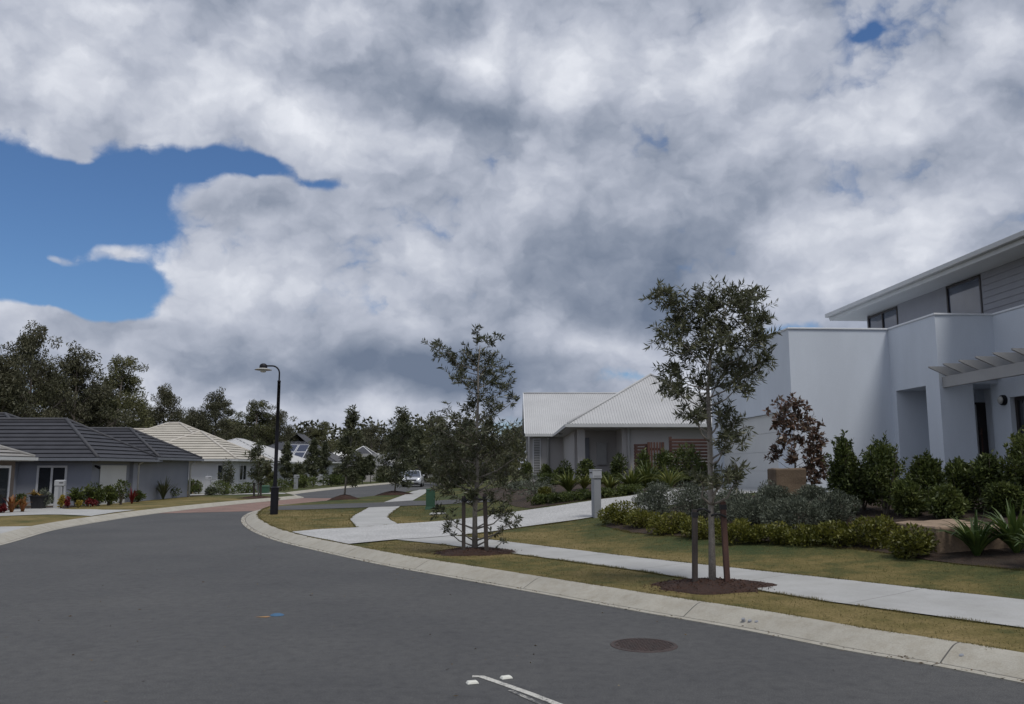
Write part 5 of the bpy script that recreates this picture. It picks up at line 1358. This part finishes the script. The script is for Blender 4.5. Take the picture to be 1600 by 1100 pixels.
gC = 'low dark ground cover shrubs along the far driveway edge'
for (u, Y, w_, tv, lab) in [(822, 33, 60, 752, 'grey green bush at the left end of the far bed'), (842, 31, 60, 764, 'low dark ground shrub below the rounded grey bush'), (893, 28.6, 56, 770, 'low dark ground shrub in front of the yellow strap plant'), (912, 27.6, 54, 770, 'low dark ground shrub left behind the pillar letterbox'), (950, 27.2, 56, 766, 'low dark ground shrub right behind the pillar letterbox'), (1000, 27, 60, 756, 'dark ground shrub where the driveway passes behind the grey bushes'),
                            (860, 33.5, 40, 735, 'dark shrub between the grey bush and the porch'), (935, 32.5, 40, 732, 'dark shrub below the meter box left side'), (1020, 30, 50, 728, 'dark shrub below the upright slats'), (1060, 28, 60, 730, 'dark shrub low in front of the widest slatted screen'), (1095, 28, 50, 720, 'dark shrub at the right end of the widest slatted screen')]:
    shrub(u, Y, w_ * 1.25, tv, LGY if 'grey green' in lab else LD, lab, n=1500, Ln=.10, W=.04, lumps=20, taper=.2, group=gC, low=-.2)

for (u, v, lab) in [(842, 791, 'dark edging shrub at the left end of the driveway edge'), (866, 788.5, 'dark edging shrub second from the left along the driveway'), (890, 785.5, 'dark edging shrub left of the pillar letterbox along the driveway'), (914, 783, 'dark edging shrub just behind the pillar letterbox'), (940, 780, 'dark edging shrub right of the pillar letterbox'), (964, 777, 'dark edging shrub near where the driveway disappears'), (986, 774.5, 'dark edging shrub at the right end of the driveway edge')]:
    shrub(u, U(u, v).y + .35, 40, v - 19, LD, lab, n=1300, Ln=.075, W=.03, lumps=18, taper=.15, group='dark edging shrubs along the driveway', low=-.25)

# ------------------------------------------------------------------ gardens across the road
gA = 'dark shrubs along the blue grey house'
for (u, Y, w_, tv, lab) in [(126, 38.5, 26, 760, 'small dark shrub nearest the pale letterbox across the road'), (143, 38.8, 24, 752, 'upright dark shrub left of the garage door'), (160, 39, 26, 757, 'dark shrub below the left edge of the garage door'), (176, 39.4, 26, 757, 'dark shrub in the middle of the garage door'), (195, 39.8, 34, 747, 'largest dark shrub below the right edge of the garage door'), (222, 44, 22, 764, 'low dark shrub behind the crimson plant'), (268, 50, 40, 752, 'dark shrub left of the small tan stone block'), (302, 57, 18, 748, 'small dark shrub right of the tan stone block'), (314, 57.5, 16, 747, 'little dark shrub left of the white letterbox')]:
    shrub(u, Y, w_ * 1.15, tv, LD, lab, n=700, Ln=.13, W=.055, lumps=14, taper=.4, group=gA)
shrub(358, 58.2, 36, 716, M['leaf_mid'], 'tall conical shrub against the white wall of the cream roofed house', n=1500, Ln=.14, W=.05, lumps=22, taper=.75)
gH = 'clipped dark hedges before the cream roofed house'
for (u, Y, w_, tv, lab) in [(352, 55.5, 52, 752, 'low clipped dark hedge in front of the conical shrub'), (388, 56, 40, 752, 'low clipped dark hedge behind the staked tree'), (440, 60, 50, 747, 'rounded dark hedge behind the lamp base'), (335, 55, 20, 760, 'pale grey low shrub beside the white letterbox')]:
    shrub(u, Y, w_ * 1.05, tv, LD if 'pale' not in lab else LGY, lab, n=1300, Ln=.12, W=.05, lumps=24, taper=.1, group=gH if 'hedge' in lab else None, low=-.15)
strap(260, 47.5, 46, 742, M['leaf_mid'], 'dark spiky agave left of the tan stone block', 40, .1, 'agave', droop=.45)
strap(212, 41, 22, 757, M['leaf_crimson'], 'crimson leaved plant right of the garage shrubs', 30, .07, 'crimson_plant', droop=.5)
for (u, Y, w_, tv, lab) in [(27, 33.6, 34, 770, 'large orange red bromeliad left of the dark planter'), (44, 34, 24, 774, 'orange bromeliad beside the dark planter')]:
    strap(u, Y, w_, tv, M['leaf_orange'], lab, 22, .15, 'bromeliad', 'orange bromeliads', droop=.5)
for (u, Y, w_, tv, mt, lab) in [(14, 33.2, 16, 788, 'leaf_crimson', 'low crimson flowers left of the orange bromeliad'), (113, 37.2, 16, 777, 'leaf_crimson', 'clump of crimson flowers right of the pale letterbox'), (149, 38.0, 20, 777, 'leaf_crimson', 'wider clump of crimson flowers below the garage door'),
                                (131, 37.6, 9, 780, 'leaf_yellow', 'small yellow flower clump between the crimson clumps'), (103, 36.8, 9, 772, 'leaf_yellow', 'yellow and white flowers beside the pale letterbox')]:
    shrub(u, Y, w_, tv, M[mt], lab, n=320, Ln=.09, W=.06, lumps=9, taper=.2, name='flower_clump', cat='flowers', stems=3)
for (u, Y, w_, tv, lab) in [(78, 37.2, 30, 764, 'grey green shrub behind the pale letterbox'), (2, 35, 26, 770, 'dark shrub at the left edge below the glass door'), (35, 37.5, 30, 768, 'dark shrub between the bromeliads and the blue wall')]:
    shrub(u, Y, w_, tv, LGY if 'grey' in lab else LD, lab, n=700, Ln=.12, W=.04, lumps=14, taper=.3)
q = U(60, 795)
r = thing('planter_pot', 'tall dark tapered planter pot beside the driveway across the road', 'planter', q)
k_ = q.y / 1300; hp = at(60, 774, q.y).z - q.z
m = MB()
a_, b_ = 7.0 * k_, 9.6 * k_
m.idx([(-a_, -a_, 0), (a_, -a_, 0), (a_, a_, 0), (-a_, a_, 0), (-b_, -b_, hp), (b_, -b_, hp), (b_, b_, hp), (-b_, b_, hp)], [(3, 2, 1, 0), (0, 1, 5, 4), (1, 2, 6, 5), (2, 3, 7, 6), (3, 0, 4, 7)])
m.build('pot', M['pot'], r, local=True)
m = MB()
for (x0, x1, y0, y1) in ((-b_ - .02, b_ + .02, -b_ - .02, -b_ + .03), (-b_ - .02, b_ + .02, b_ - .03, b_ + .02), (-b_ - .02, -b_ + .03, -b_ + .03, b_ - .03), (b_ - .03, b_ + .02, -b_ + .03, b_ - .03)): m.box(x0, x1, y0, y1, hp - .05, hp)
m.build('rim', M['pot'], r, local=True)
m = MB(); m.box(-b_ + .03, b_ - .03, -b_ + .03, b_ - .03, hp - .1, hp - .03); m.build('soil', M['dirt'], r, local=True)
strap(60, q.y, 26, 764, M['leaf_gold'] if 'leaf_gold' in M else leafmat('gold_leaf', [(.20, .12, .03), (.30, .19, .05), (.38, .27, .09)], 4, .6, .2), 'golden orange plant growing in the dark planter pot', 46, .07, 'potted_plant', droop=.9, basez=q.z + hp - .05)

# ------------------------------------------------------------------ trees of the street and the gum grove
def clump_tree(name, label, cat, base, h, wd, nl, nclump, nleaf, Ln, W, crown_lo, tr, mat, bark, seed, group=None, droop=-.5, flat=.75, cr=(.12, .2)):
    r_ = np.random.default_rng(seed)
    root = thing(name, label, cat, base, group)
    bx, by, bz = base
    lean = r_.normal(size=2) * .05 * h
    tp = [(bx, by, bz - .3), (bx + lean[0] * .3, by + lean[1] * .3, bz + h * .3), (bx + lean[0] * .7, by + lean[1] * .7, bz + h * .6), (bx + lean[0], by + lean[1], bz + h * .93)]
    mt = MB(); mt.tube(tp, [tr * 1.15, tr * .8, tr * .5, tr * .12], 8)
    def tr_at(t):
        i = min(2, int(t * 3)); f_ = t * 3 - i
        return np.array(tp[i]) * (1 - f_) + np.array(tp[i + 1]) * f_
    Ps, Os = [], []
    for k in range(nclump):
        t = (k + r_.uniform(.2, .8)) / nclump
        zt_ = crown_lo + (1 - crown_lo) * t
        prof = (math.sin(min(1, .16 + (t) * .95) * math.pi)) ** .7
        a = r_.uniform(0, 6.283) if k % 2 else k * 2.4
        rad = wd / 2 * prof * r_.uniform(.35, 1.0)
        R_ = wd * r_.uniform(*cr)
        c = np.array([bx + lean[0] * zt_ + math.cos(a) * rad, by + lean[1] * zt_ + math.sin(a) * rad, bz + h * zt_ - R_ * .3])
        s = tr_at(max(.15, min(.95, zt_ * .93 - rad / h * .55)))
        mid = (s + c) / 2 + np.array([0, 0, -.06 * rad + .0]) + r_.normal(size=3) * .04 * wd
        mt.tube([tuple(s), tuple(mid), tuple(c)], [tr * .3, tr * .2, tr * .06], 5, cap=False)
        nsub = 5
        for q_ in range(nsub):
            cc = c + r_.normal(size=3) * R_ * np.array([.62, .62, .4])
            n_ = nleaf // nsub
            d = unit(r_.normal(size=(n_, 3))); rr = r_.uniform(.2, 1, (n_, 1)) ** .6
            Ps.append(cc + d * rr * R_ * .55 * np.array([1, 1, flat])); Os.append(d)
            mt.tube([tuple((mid + c) / 2), tuple(cc)], [tr * .08, tr * .03], 3, cap=False)
    P = np.concatenate(Ps); O = np.concatenate(Os)
    D = unit(O * .6 + r_.normal(size=P.shape) * .6 + np.array([0, 0, droop]))
    s_ = r_.uniform(.6, 1.3, len(P))
    mt.build('trunk', bark, root, smooth=True)
    leaf_mesh('crown', leaves(P, D, Ln * s_, W * s_, .08), mat, root)
    return root

GB = M['gum_bark']
PROT = []
specs = [(15, 11, 9, 34, 480, .33, .125, .34, .24, 'leaf_gum'), (15, 10, 9, 34, 520, .32, .12, .26, .24, 'leaf_gum_olive'), (15, 12, 9, 32, 500, .33, .125, .40, .26, 'leaf_gum'), (15, 9, 8, 26, 500, .32, .12, .30, .2, 'leaf_gum'), (15, 13, 9, 40, 560, .36, .14, .08, .24, 'leaf_gum_olive')]
# u, top v, distance, width px, prototype, turn, label
GUMS = [(-28, 528, 78, 150, 0, .3, 'tall gum tree cut by the left edge of the picture'), (46, 506, 80, 130, 2, 1.2, 'tallest gum tree behind the left end of the charcoal roof'), (112, 545, 84, 130, 0, 2.2, 'open crowned gum tree just right of the tallest one'),
        (166, 558, 88, 110, 1, 3.0, 'gum tree at the right shoulder of the tall grove'), (250, 604, 94, 84, 2, 4.0, 'lone rounded gum tree above the second charcoal roof'), (292, 640, 100, 70, 3, .6, 'low gum tree behind the cream roof peak'),
        (333, 611, 97, 90, 0, 5.1, 'domed gum tree right of the cream roof peak'), (386, 627, 102, 84, 1, 2.7, 'gum tree left of the street lamp behind the white roof'), (444, 641, 104, 70, 2, 1.7, 'gum tree with one arching branch just right of the lamp pole'),
        (478, 668, 118, 60, 3, .2, 'small far gum tree right of the lamp'), (506, 660, 116, 56, 1, 3.9, 'far gum tree behind the slender verge tree'), (584, 664, 140, 90, 2, .9, 'distant gum tree above the white ridged roof'), (628, 662, 138, 70, 0, 2.0, 'distant gum tree behind the drooping verge tree'),
        (70, 580, 98, 150, 4, 1.0, 'dense olive tree filling in below the tallest gum'), (8, 572, 92, 150, 4, 2.5, 'dense olive tree low at the left edge'), (150, 606, 100, 140, 4, 4.4, 'dense dark tree below the right shoulder of the grove'),
        (214, 628, 104, 100, 4, 5.5, 'dense low tree between the grove and the lone rounded gum'), (300, 655, 112, 90, 4, .1, 'dense low tree behind the cream roof'), (360, 650, 110, 90, 4, 3.3, 'dense olive tree behind the white hip roof'), (418, 660, 112, 80, 4, 1.9, 'dense olive tree behind the lamp pole'),
        (455, 675, 120, 80, 4, 4.9, 'dense olive tree behind the solar panels'), (540, 684, 136, 90, 4, 2.9, 'dense far tree behind the bright white roof'), (655, 678, 112, 66, 4, 5.9, 'dense tree directly above the silver car'), (692, 652, 82, 62, 1, 4.1, 'dark gum tree behind the left side of the bushy young tree'),
        (722, 664, 78, 60, 4, 2.1, 'dense dark tree behind the bushy young tree'), (668, 690, 98, 44, 4, 1.4, 'dense dark tree just right of the silver car'), (790, 672, 105, 50, 1, .7, 'far tree left of the grey house gable'), (768, 680, 95, 60, 4, 3.6, 'dense far tree left of the grey house wall'), (808, 668, 130, 44, 0, 5.0, 'small distant gum tree touching the grey house gable'),
        (-90, 560, 84, 160, 2, 3.1, 'gum tree mostly beyond the left edge of the picture')]
protos = {}
for i, (u, tv, Y, wpx, pk, rz, lab) in enumerate(GUMS):
    x = xa(u, Y); b = (x, Y, -.45)
    h = at(u, tv, Y).z + .45; wd = wpx * Y / FPX
    sh, sw = specs[pk][0], specs[pk][1]
    if pk not in protos:
        s_ = specs[pk]
        o = clump_tree('gum_tree', lab, 'tree', (0, 0, 0), s_[0], s_[1], s_[2], s_[3], s_[4], s_[5], s_[6], s_[7], s_[8], M[s_[9]], GB, 100 + pk, 'gum trees behind the houses', cr=(.085, .15) if pk != 4 else (.12, .2))
        o.location = b; protos[pk] = o
    else:
        o = copy_tree(protos[pk], b, lab)
    o.scale = (wd / sw * 1.12, wd / sw * 1.12, h / (sh * 1.02)); o.rotation_euler = (0, 0, rz)
# far wood that closes the view, one mass
r_ = np.random.default_rng(77)
cs = []
for k in range(420):
    a = r_.uniform(-1, 1); Y = r_.uniform(150, 185); x = -20 + a * 170
    cs.append((x, Y, r_.uniform(1, 9.5), r_.uniform(2.2, 4)))
cs = np.array(cs); idx = r_.integers(0, len(cs), 60000)
d = unit(r_.normal(size=(60000, 3)))
P = cs[idx, :3] + d * cs[idx, 3:4] * (r_.uniform(.3, 1, (60000, 1)) ** .5) * np.array([1, 1, .8]); P = P[P[:, 2] > -.4]
o = leaf_mesh('far_wood', leaves(P, unit(r_.normal(size=P.shape)), r_.uniform(.7, 1.3, len(P)), .5, .1), M['leaf_gum'], None); o['kind'] = 'stuff'
# undergrowth behind the houses across the road
cs = []
for k in range(260):
    x = r_.uniform(-75, -26); Y = r_.uniform(76, 100) + (x + 26) * .1; cs.append((x, Y, r_.uniform(.2, 3.6), r_.uniform(1.0, 1.8)))
cs = np.array(cs); idx = r_.integers(0, len(cs), 45000)
d = unit(r_.normal(size=(45000, 3)))
P = cs[idx, :3] + d * cs[idx, 3:4] * (r_.uniform(.3, 1, (45000, 1)) ** .5)
k = (P[:, 2] > -.4) & ~((P[:, 0] > -34) & (P[:, 1] < 101)); P = P[k]
o = leaf_mesh('undergrowth', leaves(P, unit(r_.normal(size=P.shape)), r_.uniform(.4, .7, len(P)), .22, .1), M['leaf_gum_olive'], None); o['kind'] = 'stuff'

# verge trees
def verge(u, vb, tv, wpx, label, seed, lo=.25, tr=.045, Ln=.2, W=.055, ncl=26, nl=150, mat='leaf_mid', Y=None, stakes=False):
    q = U(u, vb) if Y is None else G(u, Y)
    h = at(u, tv, q.y).z - q.z; wd = wpx * q.y / FPX
    k_ = q.y / 45
    clump_tree('verge_tree', label, 'tree', tuple(q), h, wd * .74, 8, ncl, nl, Ln * k_ ** .5, W * k_ ** .5, lo, tr, M[mat], M['bark'], seed, None, -.1, .8, (.13, .22))
    return q
q = verge(537, 780, 641, 50, 'slender verge tree on a mulch mound beside the brick paving', 201, .22)
mound(q, .75, .6, .22, 'mulch mound under the slender verge tree beside the brick paving', 5)
q = verge(616, 772.5, 642, 74, 'drooping verge tree left of the silver car', 202, .16, ncl=34)
mound(q, 1.1, .7, .2, 'mulch mound under the drooping verge tree', 6)
q = verge(404, 778.5, 690, 46, 'thin young staked tree across the road left of the lamp', 203, .3, .04, ncl=18, nl=80)
mound(q, 1.0, .7, .12, 'mulch mound under the thin staked tree across the road', 7)
for (du, lab) in ((-7, 'left stake of the thin tree across the road'), (3.5, 'right pale topped stake of the thin tree across the road')):
    stake(404 + du, 754, 778, q.y, lab, 'stake', .04)
verge(443, 766, 692, 22, 'young verge tree right behind the lamp pole', 204, .3, nl=110)
verge(489, 761.5, 688, 30, 'young verge tree below the dark gable', 205, .26)
verge(505, 759.5, 692, 22, 'thin young verge tree next to the slender one', 206, .3, nl=100)
verge(566, 755.5, 716, 26, 'small pale trunked tree in front of the grey gable', 207, .4)
verge(579, 754, 712, 16, 'small thin tree at the foot of the grey gable', 208, .35, nl=100)
verge(655, 757, 668, 44, 'leafy roadside tree right of the silver car', 209, .12, ncl=30)
verge(640, 752, 672, 50, 'leafy tree behind the silver car', 210, .2, ncl=30, Y=98)
verge(700, 760, 664, 70, 'dark leafy roadside tree behind the green cabinet', 211, .05, ncl=36, Y=62)
verge(733, 760, 660, 66, 'dark leafy tree behind the trunk of the bushy young tree', 212, .05, ncl=34, Y=60)
q = verge(240, 776, 708, 34, 'small olive tree against the wall of the dark roofed house', 213, .45, .05, ncl=16, nl=130, mat='leaf_gum_olive')
verge(466, 760, 727, 40, 'low bushy tree under the solar panels', 214, .05, ncl=24, Y=78)
verge(530, 752, 729, 34, 'bushy dark tree in front of the bright white roof', 215, .05, ncl=24, Y=84)
verge(552, 752, 731, 34, 'bushy low dark tree left of the grey gable', 216, .03, ncl=22, Y=90)
verge(422, 762, 724, 26, 'bushy olive tree left behind the lamp pole', 217, .05, ncl=20, Y=66, mat='leaf_gum_olive')
verge(599, 752, 730, 26, 'bushy tree right of the grey gable', 218, .03, ncl=22, Y=95)
shrub(478, 72, 50, 741, LD, 'dark garden bush beside the slim grey letterbox', n=900, Ln=.2, W=.08, lumps=18, taper=.2)
shrub(520, 76, 50, 740, LD, 'dark garden bush behind the slender verge tree trunk', n=900, Ln=.2, W=.08, lumps=18, taper=.2)
shrub(556, 86, 40, 739, LD, 'dark garden bush right of the slender verge tree', n=900, Ln=.2, W=.08, lumps=18, taper=.2)
shrub(600, 92, 44, 738, LD, 'dark garden bush behind the far bend', n=900, Ln=.2, W=.08, lumps=18, taper=.2)

# ------------------------------------------------------------------ grass blades and fallen leaves
def blades(name, region, holes, n, hh, seed):
    r_ = np.random.default_rng(seed)
    xs = [p[0] for p in region]; ys = [p[1] for p in region]
    px = r_.uniform(min(xs), max(xs), n); py = r_.uniform(min(ys), max(ys), n)
    k = pip(px, py, region)
    for hole in holes: k &= ~pip(px, py, hole)
    px, py = px[k], py[k]; n = len(px)
    P = np.stack([px, py, Hright(px, py) - .004], 1)
    D = unit(np.stack([r_.normal(size=n) * .5, r_.normal(size=n) * .5, np.ones(n)], 1))
    side = unit(np.stack([r_.normal(size=n), r_.normal(size=n), np.zeros(n)], 1))
    dist = np.hypot(px, py)[:, None]
    L_ = hh * r_.uniform(.5, 1.3, (n, 1)); W = .0035 + .0006 * dist
    V = np.stack([P - side * W / 2, P + side * W / 2, P + D * L_], 1).reshape(-1, 3)
    o = leaf_mesh(name, V, M['grassblade'], None, k=3); o['kind'] = 'stuff'
near = [(p.x, p.y) for p in RB if 4 < p.y < 32] + [(-3, 36), (2, 27), (9, 14), (12, 7)]
holes = [path_poly, drive_poly, bed_poly, p1, lane]
def circ(c, rx, ry): return [(c.x + rx * math.cos(a), c.y + ry * math.sin(a)) for a in np.linspace(0, 6.28, 20, endpoint=False)]
holes += [circ(b2, .72, .56), circ(b1, .7, .54)]
blades('grass', near, holes, 170000, .026, 5)
def fringe(name, line, n, seed, hh=.05):
    r_ = np.random.default_rng(seed); L_ = np.array([(p[0], p[1]) for p in line])
    seg = np.hypot(*(L_[1:] - L_[:-1]).T); cum = np.concatenate([[0], np.cumsum(seg)]); s = r_.uniform(0, cum[-1], n)
    clump = np.interp(s, np.linspace(0, cum[-1], int(cum[-1] * 5) + 2), r_.uniform(0, 1, int(cum[-1] * 5) + 2)); s = s[clump > .25]; clump = clump[clump > .25]; n = len(s)
    px = np.interp(s, cum, L_[:, 0]) + r_.normal(size=n) * .022; py = np.interp(s, cum, L_[:, 1]) + r_.normal(size=n) * .022
    P = np.stack([px, py, Hright(px, py) - .004], 1)
    D = unit(np.stack([r_.normal(size=n) * .6, r_.normal(size=n) * .6, np.ones(n)], 1)); side = unit(np.stack([r_.normal(size=n), r_.normal(size=n), np.zeros(n)], 1))
    dist = np.hypot(px, py)[:, None]; W = .0035 + .0006 * dist
    V = np.stack([P - side * W / 2, P + side * W / 2, P + D * hh * (r_.uniform(.3, .9, (n, 1)) * (.4 + clump[:, None]))], 1).reshape(-1, 3)
    o = leaf_mesh(name, V, M['grassblade'], None, k=3); o['kind'] = 'stuff'
fringe('grass', hi, 9000, 31); fringe('grass', lo[:5], 9000, 32); fringe('grass', drv[2:], 5000, 33); fringe('grass', drv_lo[:4], 5000, 34)
fringe('grass', [(p.x + .02, p.y) for p in RB if 4 < p.y < 33], 15000, 35, .045); fringe('grass', p1[:5], 3000, 36); fringe('grass', p1[4:], 3000, 37); fringe('grass', bed, 7000, 38)

# dry leaves and grit lying along the gutter and on the paths
r_ = np.random.default_rng(91)
L_ = np.array([(p.x, p.y) for p in offset(RGs, .05) if 5 < p.y < 30]); k_ = r_.integers(0, len(L_) - 1, 500); f_ = r_.uniform(0, 1, (500, 1))
xy = L_[k_] * (1 - f_) + L_[k_ + 1] * f_ + r_.normal(size=(500, 2)) * .05
xy2 = np.stack([r_.uniform(-6, 6, 260), r_.uniform(6, 26, 260)], 1); k2 = pip(xy2[:, 0], xy2[:, 1], road_poly); xy2 = xy2[k2]
P = np.concatenate([np.concatenate([xy, np.full((500, 1), .013)], 1), np.concatenate([xy2, np.full((len(xy2), 1), .004)], 1)])
D = unit(np.stack([r_.normal(size=len(P)), r_.normal(size=len(P)), np.abs(r_.normal(size=len(P))) * .12], 1))
o = leaf_mesh('leaf_litter', leaves(P, D, r_.uniform(.015, .05, len(P)), r_.uniform(.006, .014, len(P)), .1), leafmat('dry_leaf', [(.05, .035, .022), (.10, .07, .04), (.17, .13, .08), (.24, .2, .13)], 3, .8, .1, .2), None); o['kind'] = 'stuff'
